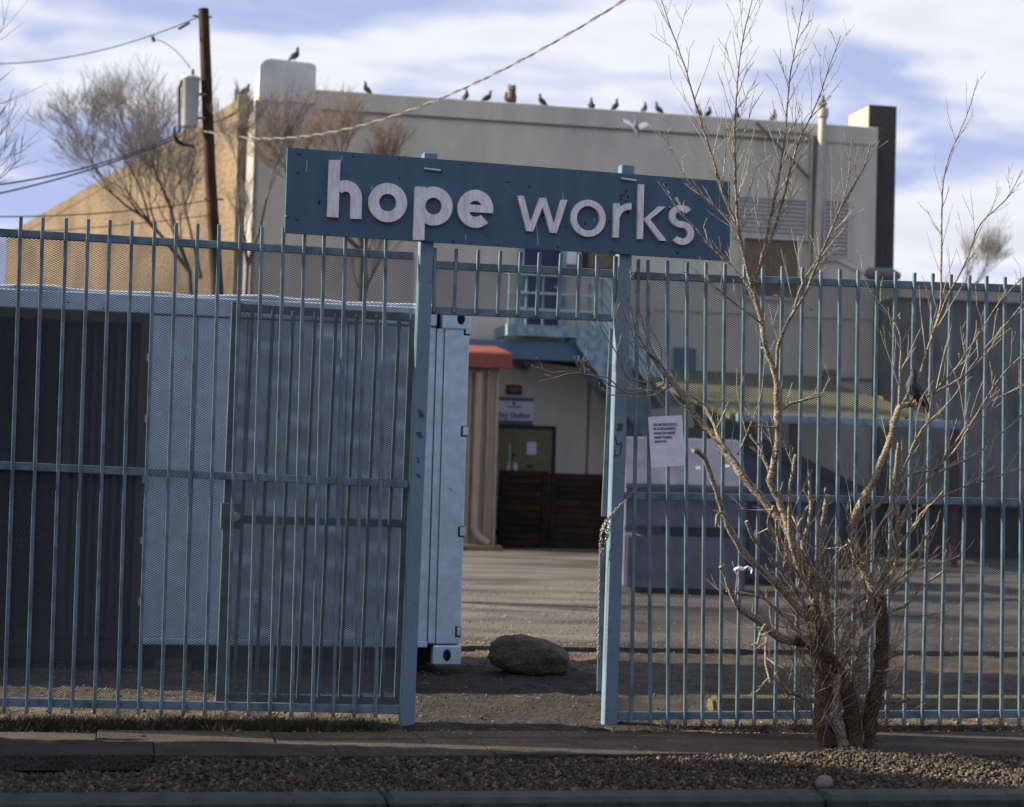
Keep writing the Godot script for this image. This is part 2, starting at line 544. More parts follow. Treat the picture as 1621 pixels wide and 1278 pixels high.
func arc_stroke(s: SurfaceTool, c: Vector2, rx: float, ry: float, a0: float, a1: float, w: float, k: int) -> void:
	var n := maxi(12, int(absf(a1 - a0) / 7.0))
	var z0 := lz0 + 0.0006 * k
	var z1 := lz1 + 0.0006 * k
	var full := absf(a1 - a0) >= 359.9
	var at := func(i: int, side: float, z: float) -> Vector3:
		var a := deg_to_rad(lerpf(a0, a1, float(i) / n))
		return Vector3(c.x + cos(a) * (rx + side * w / 2.0), c.y + sin(a) * (ry + side * w / 2.0), z)
	for i in n:
		var out: Vector3 = at.call(i, 1.0, 0.0) - Vector3(c.x, c.y, 0.0)
		quad(s, at.call(i, -1.0, z1), at.call(i, 1.0, z1), at.call(i + 1, 1.0, z1), at.call(i + 1, -1.0, z1), Vector3(0, 0, 1))
		quad(s, at.call(i, -1.0, z0), at.call(i, 1.0, z0), at.call(i + 1, 1.0, z0), at.call(i + 1, -1.0, z0), Vector3(0, 0, -1))
		quad(s, at.call(i, 1.0, z0), at.call(i, 1.0, z1), at.call(i + 1, 1.0, z1), at.call(i + 1, 1.0, z0), out)
		quad(s, at.call(i, -1.0, z0), at.call(i, -1.0, z1), at.call(i + 1, -1.0, z1), at.call(i + 1, -1.0, z0), -out)
	if not full:
		for i in [0, n]:
			var t: Vector3 = at.call(1, 0.0, 0.0) - at.call(0, 0.0, 0.0) if i == n else at.call(n - 1, 0.0, 0.0) - at.call(n, 0.0, 0.0)
			if i == n:
				t = at.call(n, 0.0, 0.0) - at.call(n - 1, 0.0, 0.0)
			else:
				t = at.call(0, 0.0, 0.0) - at.call(1, 0.0, 0.0)
			quad(s, at.call(i, -1.0, z0), at.call(i, 1.0, z0), at.call(i, 1.0, z1), at.call(i, -1.0, z1), t)

func words(text: String, height: float, at: Vector3, mat: Material, parent: Node3D, called := "lettering", bold := false, deep := 0.002, turn := 0.0, wide := 0.0, mono := false) -> void:
	var t := TextMesh.new()
	var font := SystemFont.new()
	font.font_names = PackedStringArray(["Droid Sans Mono" if mono else "Droid Sans"])
	font.font_weight = 700 if bold else 400
	t.font = font
	t.text = text
	t.font_size = 64
	t.pixel_size = height / 64.0
	t.depth = deep
	t.horizontal_alignment = HORIZONTAL_ALIGNMENT_LEFT
	t.curve_step = 1.0
	var o := put(t, called, mat, parent)
	o.position = at
	o.rotation.z = turn
	if wide > 0.0:
		var size := t.get_aabb().size
		if size.x > 0.0:
			o.scale = Vector3(wide / size.x, 1, 1)

# ---------------------------------------------------------------- plants
var wander := 0.07
var twig_tool: SurfaceTool
var shrub: Node3D

# a traced limb of the near shrub; its twigs go to twig_tool
func limb(s: SurfaceTool, pts: Array, r0: float, r1: float, twigs: int, tl: float) -> void:
	var fine := []
	var rads := []
	var n := pts.size()
	var curve := Curve3D.new()
	for i in n:
		var t: Vector3 = (pts[mini(i + 1, n - 1)] - pts[maxi(i - 1, 0)]) * 0.18
		curve.add_point(pts[i], -t, t)
	var total := curve.get_baked_length()
	var steps := maxi(n * 2, int(total / 0.035))
	for i in steps + 1:
		var p := curve.sample_baked(total * i / steps, true)
		var k := float(i) / steps
		var r := lerpf(r0, r1, pow(k, 0.8))
		var jit := minf(r * 0.35, 0.004)
		fine.append(p + Vector3(rng.randf_range(-jit, jit), rng.randf_range(-jit, jit), rng.randf_range(-jit, jit)))
		var knot := 1.0 + (0.22 if rng.randf() < 0.08 and r > 0.006 else 0.0)
		rads.append(r * knot)
	var part := begin()
	tube(part, fine, rads, 9 if r0 > 0.018 else 6, true, 0.10 if r0 > 0.018 else 0.04)
	fin(part, "branch", M.trunk if r0 > 0.035 else M.limb, shrub)
	var flip := 1.0
	for k in twigs:
		var u := (k + rng.randf()) / twigs
		if r1 < 0.004:
			u = 0.12 + 0.86 * u
		var i := clampi(int(u * steps), 1, steps - 1)
		var dir: Vector3 = (fine[i + 1] - fine[i - 1]).normalized()
		flip = -flip
		var side := Vector3(flip * rng.randf_range(0.6, 1.0), rng.randf_range(-0.1, 0.5), rng.randf_range(-0.5, 0.5)).normalized()
		var d := (dir * 0.95 + side * rng.randf_range(0.45, 0.85) + Vector3(0, 0.25, 0)).normalized()
		var length := tl * rng.randf_range(0.35, 1.0) * (1.15 - 0.65 * u)
		twig(fine[i], d, length, minf(rads[i] * 0.6, 0.0042), 1)

func twig(p: Vector3, d: Vector3, length: float, r: float, depth: int) -> void:
	var pts := [p]
	var rads := [r]
	var n := 6
	var q := p
	for i in n:
		d = (d + Vector3(rng.randf_range(-wander, wander), rng.randf_range(-wander * 0.4, wander), rng.randf_range(-wander, wander))).normalized()
		q += d * length / n
		pts.append(q)
		rads.append(lerpf(r, 0.0013, (i + 1.0) / n))
		if rng.randf() < 0.55:
			var b := Vector3(rng.randf_range(-1, 1), rng.randf_range(0, 1), rng.randf_range(-1, 1)).normalized()
			tube(twig_tool, [q, q + b * 0.006 + d * 0.004], [0.0016, 0.0009], 4, false)
		if depth > 0 and rng.randf() < 0.34:
			var e := (d + Vector3(rng.randf_range(-0.8, 0.8), rng.randf_range(-0.1, 0.6), rng.randf_range(-0.5, 0.5))).normalized()
			twig(q, e, length * rng.randf_range(0.3, 0.6), r * 0.55, depth - 1)
	tube(twig_tool, pts, rads, 4, false)

var crown_tool: SurfaceTool
var bough_tool: SurfaceTool

# a bare tree: boughs that fork again and again into fine twigs
func grow(p: Vector3, d: Vector3, length: float, r: float, depth: int, spread: float, lift: float) -> void:
	var n := 4
	var pts := [p]
	var rads := [r]
	var q := p
	for i in n:
		d = (d + Vector3(rng.randf_range(-1, 1), rng.randf_range(-1, 1), rng.randf_range(-1, 1)) * 0.10 + Vector3(0, lift * 0.10, 0)).normalized()
		q += d * length / n
		pts.append(q)
		rads.append(lerpf(r, r * 0.62, (i + 1.0) / n))
		if depth > 0 and i > 0 and rng.randf() < 0.74:
			var e := (d + Vector3(rng.randf_range(-1, 1), rng.randf_range(-0.5, 0.8), rng.randf_range(-1, 1)).normalized() * spread).normalized()
			grow(q, e, length * rng.randf_range(0.55, 0.95), maxf(rads[-1] * 0.55, 0.0030), depth - 1, spread, lift)
	tube(crown_tool if depth < 3 else bough_tool, pts, rads, 3 if depth < 2 else 6, false)
	if depth > 0:
		for k in 2:
			var e := (d + Vector3(rng.randf_range(-1, 1), rng.randf_range(-0.4, 0.6), rng.randf_range(-1, 1)).normalized() * spread * 0.85).normalized()
			grow(q, e, length * rng.randf_range(0.6, 0.95), maxf(r * 0.5, 0.0032), depth - 1, spread, lift)

func bare_tree(label: String, foot: Vector3, stems: Array, depth: int, spread: float, lift: float, twig_mat: Material, seed_: int) -> void:
	rng.seed = seed_
	var t := thing("bare_tree", label, "tree", foot, "leafless trees behind the fence")
	crown_tool = begin()
	bough_tool = begin()
	var s := begin()
	for e in stems:
		var a: Vector3 = e[0]
		var b: Vector3 = e[1]
		var r: float = e[2]
		tube(s, [a, a.lerp(b, 0.5) + Vector3(rng.randf_range(-0.06, 0.06), 0, 0), b], [r * 0.8, r * 0.6, r * 0.42], 8)
		for k in e[3]:
			var d := ((b - a).normalized() + Vector3(rng.randf_range(-1, 1), rng.randf_range(-0.2, 0.5), rng.randf_range(-1, 1)) * spread * 0.8).normalized()
			grow(a.lerp(b, rng.randf_range(0.6, 1.0)) if k > 0 else b, d, e[4] * rng.randf_range(0.75, 1.1), r * 0.36, depth, spread, lift)
	fin(s, "trunk", M.far_bark, t)
	fin(bough_tool, "boughs", M.far_bark, t)
	fin(crown_tool, "twigs", twig_mat, t, "stuff")

# ---------------------------------------------------------------- birds
# one continuous body swept from tail tip to beak, with folded wings and legs as parts; faces +x
func bird_body(s: SurfaceTool, lean: float) -> void:
	var spine := [Vector2(-0.185, -0.035), Vector2(-0.13, -0.018), Vector2(-0.085, 0.0), Vector2(-0.03, 0.012), Vector2(0.03, 0.018), Vector2(0.07, 0.035), Vector2(0.092, 0.065), Vector2(0.104, 0.094), Vector2(0.118, 0.112), Vector2(0.136, 0.116), Vector2(0.152, 0.112)]
	var wide := [0.016, 0.022, 0.032, 0.052, 0.058, 0.046, 0.029, 0.024, 0.025, 0.019, 0.006]
	var tall := [0.005, 0.010, 0.030, 0.054, 0.062, 0.050, 0.032, 0.026, 0.026, 0.020, 0.006]
	var sides := 12
	var rings := []
	var mids := []
	for i in spine.size():
		var a: Vector2 = spine[maxi(i - 1, 0)]
		var b: Vector2 = spine[mini(i + 1, spine.size() - 1)]
		var t := (b - a).normalized()
		var n := Vector3(-t.y, t.x, 0)
		var c := Vector3(spine[i].x, spine[i].y, 0)
		mids.append(c)
		var ring := []
		for k in sides:
			var g := TAU * k / sides
			ring.append(c + n * sin(g) * tall[i] + Vector3(0, 0, cos(g) * wide[i]))
		rings.append(ring)
	var q := Basis(Vector3.BACK, lean)
	s.set_smooth_group(1)
	for i in rings.size() - 1:
		for k in sides:
			var l := (k + 1) % sides
			var o: Vector3 = rings[i][k] + rings[i + 1][l] - mids[i] - mids[i + 1]
			quad(s, q * rings[i][k], q * rings[i][l], q * rings[i + 1][l], q * rings[i + 1][k], q * o)
	s.set_smooth_group(-1)
	for k in range(1, sides - 1):
		tri(s, q * rings[0][0], q * rings[0][k], q * rings[0][k + 1], q * Vector3(-1, 0, 0))

func pigeon(label: String, foot: Vector3, turn: float, lean: float, size: float, mat: Material, where: String) -> Node3D:
	var t := thing("pigeon", label, "pigeon", foot, where)
	var b := begin()
	bird_body(b, lean)
	var q := Basis(Vector3.BACK, lean)
	var o := fin(b, "body", mat, t)
	var w := begin()
	for z in [-1.0, 1.0]:
		var pts := [Vector3(0.045, 0.03, 0.046 * z), Vector3(-0.02, 0.022, 0.062 * z), Vector3(-0.09, 0.004, 0.045 * z), Vector3(-0.165, -0.022, 0.018 * z)]
		for i in 4:
			pts[i] = q * pts[i]
		tube(w, pts, [0.014, 0.026, 0.018, 0.004], 8)
	var wings := fin(w, "wings", mat, t)
	var k := begin()
	tube(k, [q * Vector3(0.147, 0.113, 0), q * Vector3(0.172, 0.104, 0)], [0.006, 0.0015], 6)
	var beak := fin(k, "beak", M.beak, t)
	var rise := 0.085
	for p in [o, wings, beak]:
		p.position.y = rise
	for z in [-0.022, 0.022]:
		var l := begin()
		tube(l, [Vector3(0.0, rise - 0.03, z), Vector3(0.004, 0.035, z), Vector3(-0.004, 0.004, z), Vector3(0.03, 0.002, z)], [0.008, 0.005, 0.004, 0.003], 6)
		fin(l, "leg", M.bird_leg, t)
	t.rotation.y = turn
	t.scale = Vector3.ONE * size
	return t

# ---------------------------------------------------------------- cables
func cable(called: String, label: String, a: Vector3, b: Vector3, sag: float, r: float, mat, strands := 1, category := "cable") -> Node3D:
	var t := thing(called, label, category)
	var n := 40 if strands == 1 else 220
	for k in strands:
		var s := begin()
		var pts := []
		var rads := []
		for i in n + 1:
			var u := float(i) / n
			var p := a.lerp(b, u) - Vector3(0, sag * 4.0 * u * (1.0 - u), 0)
			if strands > 1:
				var g := u * a.distance_to(b) * 11.0 + TAU * k / strands
				p += Vector3(0, cos(g), sin(g)) * r * 1.15
			pts.append(p)
			rads.append(r)
		tube(s, pts, rads, 5)
		fin(s, "strand", mat[k] if mat is Array else mat, t)
	return t

# ---------------------------------------------------------------- the scene
func _ready() -> void:
	rng.seed = 5
	var cam := Camera3D.new()
	cam.name = "camera"
	add_child(cam)
	cam.transform = Transform3D(Basis(Vector3.UP, -0.1955) * Basis(Vector3.RIGHT, 0.04098) * Basis(Vector3.BACK, 0.028), Vector3(-1.995, 1.30, 10.074))
	var lens := CameraAttributesPhysical.new()
	lens.frustum_focal_length = 56.34
	lens.frustum_near = 0.1
	lens.frustum_far = 900.0
	lens.frustum_focus_distance = 10.0
	lens.exposure_aperture = 2.8
	cam.attributes = lens
	cam.current = true
	make_materials()
	var env := Environment.new()
	env.background_mode = Environment.BG_SKY
	env.sky = Sky.new()
	env.sky.sky_material = make_sky()
	env.background_energy_multiplier = 1.0
	env.tonemap_mode = Environment.TONE_MAPPER_LINEAR
	env.tonemap_exposure = 2.55
	env.sdfgi_enabled = true
	env.ssao_enabled = true
	env.ssil_enabled = true
	var around := WorldEnvironment.new()
	around.name = "surroundings"
	around.environment = env
	add_child(around)
	var sun := DirectionalLight3D.new()
	sun.name = "sun"
	sun.light_energy = 1.6
	sun.light_color = Color(1.0, 0.95, 0.86)
	sun.light_angular_distance = 0.5
	sun.shadow_enabled = true
	add_child(sun)
	sun.look_at_from_position(Vector3(-4.6, 2.5, -1.2), Vector3.ZERO, Vector3.UP)
	make_tile(10, 20, 0.215, 0.236)
	build_ground()
	build_building()
	build_yard()
	build_container()
	build_fence()
	build_sign()
	build_poles_and_cables()
	build_trees()
	build_birds()
	build_shrub()
	build_small_things()
	for o in find_children("*", "MeshInstance3D", true, false):
		if o.has_meta("kin"):
			o.remove_meta("kin")

# ---------------------------------------------------------------- ground
func sheet(x0: float, x1: float, z0: float, z1: float, step: float, height: Callable) -> SurfaceTool:
	var s := begin()
	s.set_smooth_group(1)
	var nx := int(ceil((x1 - x0) / step))
	var nz := int(ceil((z1 - z0) / step))
	var at := []
	for i in nx + 1:
		var col := []
		for j in nz + 1:
			var x := lerpf(x0, x1, float(i) / nx)
			var z := lerpf(z0, z1, float(j) / nz)
			col.append(Vector3(x, height.call(x, z), z))
		at.append(col)
	for i in nx:
		for j in nz:
			quad(s, at[i][j], at[i + 1][j], at[i + 1][j + 1], at[i][j + 1], Vector3.UP)
	return s

func structure(o: Node3D) -> Node3D:
	o.set_meta("kind", "structure")
	return o

func pebbles(called: String, count: int, place: Callable, tones: Array, small: float, large: float, seed_: int) -> void:
	rng.seed = seed_
	var noise := field(seed_, 0.09, 2)
	for variant in 3:
		var s := begin()
		lumpy(s, Vector3.ZERO, [Vector3(1, 0.6, 0.75), Vector3(0.8, 0.55, 0.95), Vector3(1.0, 0.7, 0.65)][variant], noise, 0.35, Basis(Vector3.UP, variant), 4, 7)
		s.generate_normals()
		var mesh := s.commit()
		var where := []
		var tints := []
		for i in count / 3:
			var p: Vector3 = place.call()
			var r := lerpf(small, large, pow(rng.randf(), 2.6))
			where.append(Transform3D(Basis(Vector3(rng.randf_range(-1, 1), rng.randf_range(-1, 1), rng.randf_range(-1, 1)).normalized(), rng.randf() * TAU).scaled(Vector3.ONE * r), p + Vector3(0, r * 0.25, 0)))
			var c: Color = tones[rng.randi() % tones.size()]
			var lane_shade := 0.5 if called == "yard_stones" and absf(p.x - 0.25) < 0.85 and p.z > -3.3 else 1.0  # stones in the gateway are darkened to paint the shade there
			tints.append(c * rng.randf_range(0.7, 1.25) * lane_shade)
		many(mesh, called, M.pebble, self, where, tints)

func build_ground() -> void:
	var rough := field(41, 0.9, 4)
	var s := begin()
	quad(s, Vector3(-250, -0.16, -300), Vector3(250, -0.16, -300), Vector3(250, -0.16, 60), Vector3(-250, -0.16, 60), Vector3.UP)
	structure(fin(s, "ground", M.ground, self))
	s = sheet(-40, 60, -62, -4.42, 1.6, func(x, z): return 0.012 * rough.get_noise_2d(x, z) + 0.028)
	structure(fin(s, "yard_asphalt", M.asphalt, self))
	s = begin()
	for i in 90:
		var x := -10.0 + i * 0.22
		var w := 0.22
		var jag := rough.get_noise_2d(x * 9.0, 3.0) * 0.05
		box(s, Vector3(x + w / 2, -0.03, -4.42 + jag), Vector3(w, 0.115, 0.22), Basis(Vector3.UP, rng.randf_range(-0.08, 0.08)))
	structure(fin(s, "asphalt_edge", M.asphalt, self))
	s = sheet(-9, 9, -4.9, 0.46, 0.055, func(x, z): return -0.012 + 0.020 * rough.get_noise_2d(x * 2.2, z * 2.2) + 0.014 * rough.get_noise_2d(x * 9.0, z * 9.0) - 0.03 * smoothstep(0.0, 0.4, z))
	structure(fin(s, "dirt", M.dirt, self))
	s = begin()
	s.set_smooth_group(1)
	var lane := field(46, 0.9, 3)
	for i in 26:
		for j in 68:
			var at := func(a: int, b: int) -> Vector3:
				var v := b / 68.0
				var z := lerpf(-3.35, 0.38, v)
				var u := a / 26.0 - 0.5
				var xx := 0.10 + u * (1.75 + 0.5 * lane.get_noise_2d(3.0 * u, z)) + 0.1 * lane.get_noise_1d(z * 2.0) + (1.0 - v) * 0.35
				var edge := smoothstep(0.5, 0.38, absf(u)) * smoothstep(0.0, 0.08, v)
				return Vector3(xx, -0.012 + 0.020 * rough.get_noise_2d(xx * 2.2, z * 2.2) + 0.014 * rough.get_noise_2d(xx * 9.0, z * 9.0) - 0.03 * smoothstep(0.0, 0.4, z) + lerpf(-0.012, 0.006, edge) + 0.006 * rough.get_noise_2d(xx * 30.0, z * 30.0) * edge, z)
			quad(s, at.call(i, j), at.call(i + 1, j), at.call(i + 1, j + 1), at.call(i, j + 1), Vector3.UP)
	structure(fin(s, "shaded_soil", M.soil_shade, self))  # darker soil sheet: the gateway shade is put into its colour
	# pavement: slabs with open joints on a bed
	s = begin()
	span(s, Vector3(-14, -0.14, 0.40), Vector3(14, -0.045, 1.17))
	structure(fin(s, "pavement_bed", M.soil, self))
	var walk := Node3D.new()
	walk.name = "pavement"
	add_child(walk)
	structure(walk)
	rng.seed = 8
	var x := -4.6
	var k := 0
	while x < 5.4:
		var w := rng.randf_range(0.72, 1.0)
		for row in 2:
			var z0 := 0.365 if row == 0 else 0.785
			var z1 := 0.781 if row == 0 else 1.195
			var off := 0.27 if row == 1 else 0.0
			s = begin()
			var tilt := Basis(Vector3.BACK, rng.randf_range(-0.008, 0.008)) * Basis(Vector3.RIGHT, rng.randf_range(-0.012, 0.012))
			bbox(s, Vector3(x + w / 2 + off, -0.037 + rng.randf_range(-0.006, 0.006), (z0 + z1) / 2), Vector3(w - rng.randf_range(0.003, 0.007), 0.075, z1 - z0), 0.004, tilt)
			fin(s, "slab", M.slab[(k * 3 + row + rng.randi() % 2) % 4], walk)
		x += w
		k += 1
	s = sheet(-9, 9, 1.14, 2.08, 0.05, func(xx, zz): return -0.022 - 0.045 * smoothstep(1.2, 1.9, zz) + 0.018 * rough.get_noise_2d(xx * 3.0, zz * 3.0) + 0.05 * exp(-(pow(xx - 1.50, 2) * 3.2 + pow(zz - 1.05, 2) * 4.0)) - 0.06 * smoothstep(-1.75, -1.95, xx) * smoothstep(1.75, 1.35, zz))
	structure(fin(s, "planting_strip", M.soil, self))
	var kerb := Node3D.new()
	kerb.name = "kerb"
	add_child(kerb)
	structure(kerb)
	for e in [[-7.0, -4.82], [-4.81, -2.86], [-2.85, -0.925], [-0.915, 0.985], [0.993, 2.95], [2.958, 5.2]]:
		s = begin()
		bbox(s, Vector3((e[0] + e[1]) / 2, -0.115, 2.165), Vector3(e[1] - e[0], 0.19, 0.20), 0.022, Basis(Vector3.BACK, rng.randf_range(-0.002, 0.002)))
		fin(s, "kerbstone", M.kerb, kerb)
	s = begin()
	quad(s, Vector3(-60, -0.152, 2.2), Vector3(60, -0.152, 2.2), Vector3(60, -0.152, 14), Vector3(-60, -0.152, 14), Vector3.UP)
	structure(fin(s, "road", M.road, self))
	# loose stones
	var warm := [Color(0.044, 0.034, 0.024), Color(0.064, 0.047, 0.033), Color(0.028, 0.024, 0.019), Color(0.12, 0.095, 0.066), Color(0.046, 0.033, 0.025), Color(0.055, 0.049, 0.039), Color(0.034, 0.029, 0.023)]
	pebbles("gravel", 48000, func():
		var px := rng.randf_range(-3.2, 3.7)
		var pz := rng.randf_range(1.20, 2.075)
		return Vector3(px, -0.019 - 0.045 * smoothstep(1.2, 1.9, pz) + 0.018 * rough.get_noise_2d(px * 3.0, pz * 3.0) + 0.05 * exp(-(pow(px - 1.50, 2) * 3.2 + pow(pz - 1.05, 2) * 4.0)) - 0.06 * smoothstep(-1.75, -1.95, px) * smoothstep(1.75, 1.35, pz), pz), warm, 0.003, 0.0165, 91)
	var pale := [Color(0.15, 0.115, 0.08), Color(0.20, 0.16, 0.11), Color(0.12, 0.09, 0.065), Color(0.27, 0.23, 0.175), Color(0.10, 0.08, 0.06)]
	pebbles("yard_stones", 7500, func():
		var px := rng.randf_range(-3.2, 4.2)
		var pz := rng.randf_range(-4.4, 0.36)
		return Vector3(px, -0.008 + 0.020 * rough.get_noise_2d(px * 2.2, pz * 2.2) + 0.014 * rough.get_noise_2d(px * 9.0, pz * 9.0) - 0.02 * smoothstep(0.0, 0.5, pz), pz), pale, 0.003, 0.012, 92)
	pebbles("asphalt_stones", 9000, func():
		var pz := -4.45 - 9.0 * pow(rng.randf(), 2.0)
		return Vector3(rng.randf_range(-1.5, 6.5 - pz * 0.2), 0.03, pz), pale, 0.003, 0.012, 96)
	pebbles("pavement_edge_stones", 2400, func():
		return Vector3(rng.randf_range(-3.0, 3.6), -0.02, rng.randfn(0.335, 0.04)), pale, 0.004, 0.012, 93)
	# weeds along the foot of the fence
	var blade := begin()
	for g in 5:
		var b := Basis(Vector3.UP, g * 1.3)
		var lean := Vector3(0.35 + 0.2 * g, 0, 0)
		tri(blade, b * Vector3(-0.045, 0, 0), b * Vector3(0.045, 0, 0), b * (Vector3(0, 0.8, 0) + lean), b * Vector3(0, 0, 1))
		tri(blade, b * Vector3(-0.03, 0, 0.05), b * Vector3(0.03, 0, 0.05), b * (Vector3(0, 0.5, 0.1) - lean * 1.3), b * Vector3(0, 0, 1))
	blade.generate_normals()
	var tuft := blade.commit()
	var where := []
	var tints := []
	rng.seed = 94
	for i in 9000:
		var px := rng.randf_range(-3.4, -0.62) if i < 8000 else rng.randf_range(0.75, 3.6)
		var pz := rng.randfn(0.15, 0.075) if i < 8000 else rng.randfn(0.10, 0.05)
		if i < 8000 and px > -1.3 and rng.randf() < (px + 1.3) * 1.2:
			continue
		if pz > 0.36 or rough.get_noise_2d(px * 4.0, pz * 6.0) < rng.randf_range(-0.35, 0.05):
			continue
		var h := 0.02 + 0.10 * pow(rng.randf(), 2.0) if i < 8000 else rng.randf_range(0.02, 0.06)
		where.append(Transform3D(Basis(Vector3.UP, rng.randf() * TAU).scaled(Vector3(0.075, h, 0.075)), Vector3(px, -0.03, pz)))
		tints.append(Color(0.019, 0.022, 0.012) * rng.randf_range(0.6, 1.6) if rng.randf() < 0.96 else Color(0.16, 0.13, 0.07))
	many(tuft, "weeds", M.grass, self, where, tints)

# ---------------------------------------------------------------- the building across the yard
func build_building() -> void:
	var b := thing("commercial_building", "two-storey beige stucco building with flat parapet across the yard", "building", Vector3(0, 0, 0))
	var s := begin()
	span(s, Vector3(0.16, -0.1, -47.0), Vector3(13.16, 8.70, -27.5))
	fin(s, "wall", M.stucco, b)
	# the parapet band stands a little proud of the wall
	s = begin()
	span(s, Vector3(1.275, 8.60, -27.46), Vector3(13.165, 8.985, -27.9), 0.012)
	fin(s, "parapet", M.stucco, b)
	s = begin()
	span(s, Vector3(1.275, 8.575, -27.455), Vector3(12.0, 8.60, -27.5))
	fin(s, "parapet_shade_line", M.conduit, b)  # dark strip that paints in the ambient shade beneath the parapet
	# left corner pylon with a round shoulder
	s = begin()
	var outline := [Vector2(0.155, 8.7), Vector2(1.27, 8.7), Vector2(1.27, 9.42), Vector2(1.24, 9.47), Vector2(1.16, 9.50)]
	for k in 7:
		var a := deg_to_rad(90.0 + k * 15.0)
		outline.append(Vector2(0.385 + cos(a) * 0.23, 9.305 + sin(a) * 0.23))
	prism(s, outline, -29.2, -27.44)
	fin(s, "pylon", M.pylon, b)
	s = begin()
	span(s, Vector3(0.10, -0.1, -30.2), Vector3(0.17, 8.698, -27.47))
	fin(s, "corner_pier", M.pier, b)
	s = begin()
	span(s, Vector3(-0.10, -0.1, -31.0), Vector3(0.095, 9.05, -30.21))
	fin(s, "pilaster", M.pilaster, b)
	s = begin()
	span(s, Vector3(-0.13, 9.05, -31.0), Vector3(0.098, 9.34, -30.15), 0.02)
	fin(s, "pilaster_cap", M.pilaster, b)
	# chimney block at the right end
	var c := Rect2(13.252,5.889,0.62,3.73)
	s = begin()
	span(s, Vector3(c.position.x, -0.1, -29.4), Vector3(c.end.x, 9.62, -28.2))
	fin(s, "chimney", M.chimney, b)
	s = begin()
	span(s, Vector3(c.position.x - 0.012, 4.0, -29.38), Vector3(c.position.x - 0.002, 9.60, -28.22))
	fin(s, "chimney_side", M.chimney_pale, b)
	# louvred shutters with recessed boards
	for e in [[Rect2(10.094,6.532,1.491,0.794), 0], [Rect2(12.008,6.154,0.504,1.199), 0]]:
		var r: Rect2 = e[0]
		var sh := begin()
		plate(sh, r.grow(0.05), -27.5, -27.47)
		var o := fin(sh, "louvre_shutter", M.shutter, b)
		var n := int(r.size.y / 0.085)
		for k in n:
			var y := r.position.y + r.size.y * (k + 0.5) / n
			var l := begin()
			box(l, Vector3(r.get_center().x, y, -27.45), Vector3(r.size.x, 0.015, 0.075), Basis(Vector3.RIGHT, 0.7))
			fin(l, "slat", M.shutter, o)
		l_frame(o, r.grow(0.05), -27.47, 0.05, M.shutter)
	var wr := Rect2(10.256,5.29,1.186,1.228)
	s = begin()
	plate(s, wr, -27.5, -27.485)
	var win := fin(s, "window", M.window_board, b)
	l_frame(win, wr.grow(0.07), -27.49, 0.07, M.shutter)
	s = begin()
	span(s, Vector3(wr.get_center().x - 0.04, wr.position.y, -27.485), Vector3(wr.get_center().x + 0.04, wr.end.y, -27.46))
	fin(s, "mullion", M.window_board, win)
	# drain pipe, conduit and brace
	s = begin()
	rod(s, Vector3(11.787,5.843,-27.3), Vector3(11.864,9.217,-27.3), 0.085, 14)
	var pipe := fin(s, "drain_pipe", M.pipe, b)
	s = begin()
	rod(s, Vector3(11.859,9.084,-27.3), Vector3(11.865,9.271,-27.3), 0.12, 14)
	fin(s, "pipe_cap", M.pipe, pipe)
	s = begin()
	tube(s, [Vector3(9.804,8.747,-27.42), Vector3(11.459,8.76,-27.42), Vector3(11.627,8.731,-27.42), Vector3(11.685,8.615,-27.42), Vector3(11.681,7.576,-27.42), Vector3(11.695,5.718,-27.42)], [0.03, 0.03, 0.03, 0.03, 0.03, 0.03], 8)
	fin(s, "conduit", M.pipe, b)
	s = begin()
	tube(s, [Vector3(11.753,8.712,-27.42), Vector3(11.767,6.252,-27.42)], [0.045, 0.045], 8)
	fin(s, "conduit", M.conduit, b)
	s = begin()
	rod(s, Vector3(10.375,8.886,-27.25), Vector3(11.608,7.8,-27.35), 0.035, 8)
	fin(s, "brace", M.conduit, b)
	# upper door with its lamp, and the window to its right
	var dr := Rect2(5.602,4.42,0.761,2.061)
	s = begin()
	plate(s, dr, -27.5, -27.47)
	var door := fin(s, "upper_door", M.purple, b)
	l_frame(door, dr.grow(0.11), -27.475, 0.11, M.stair)
	s = begin()
	lathe(s, Vector3(6.274,5.263,-27.43), [Vector2(0.0, -0.03), Vector2(0.035, -0.02), Vector2(0.035, 0.02), Vector2(0.0, 0.03)], 10)
	fin(s, "handle", M.bare_metal, door)
	var lr := Rect2(6.471,5.724,0.211,0.284)
	s = begin()
	plate(s, lr, -27.5, -27.34, 0.03)
	var lamp := fin(s, "wall_lamp", M.white, b)
	s = begin()
	plate(s, lr.grow(0.03), -27.5, -27.44, 0.01)
	fin(s, "housing", M.conduit, lamp)
	var w2 := Rect2(6.93,5.704,0.559,0.714)
	s = begin()
	plate(s, w2, -27.5, -27.48)
	win = fin(s, "window", M.window_board, b)
	l_frame(win, w2.grow(0.12), -27.485, 0.12, M.frame_dark)
	# lower double door
	var d0 := Rect2(5.042,0.311,1.251,2.067)
	var leaf_at := Vector3(5.475,2.092,-27.5)
	s = begin()
	span(s, Vector3(d0.position.x, 0.0, -27.5), Vector3(leaf_at.x - 0.006, d0.end.y, -27.46))
	door = fin(s, "door", M.door, b)
	s = begin()
	span(s, Vector3(5.391,1.566,-27.46), Vector3(5.419,2.038,-27.41), 0.01)
	fin(s, "handle", M.white, door)
	s = begin()
	span(s, Vector3(5.367,1.476,-27.46), Vector3(5.434,1.656,-27.43))
	fin(s, "push_plate", M.white, door)
	s = begin()
	span(s, Vector3(leaf_at.x + 0.006, 0.0, -27.5), Vector3(d0.end.x, d0.end.y, -27.46))
	door = fin(s, "door", M.door, b)
	s = begin()
	span(s, Vector3(5.497,1.479,-27.46), Vector3(5.575,1.673,-27.42), 0.01)
	fin(s, "push_plate", M.white, door)
	s = begin()
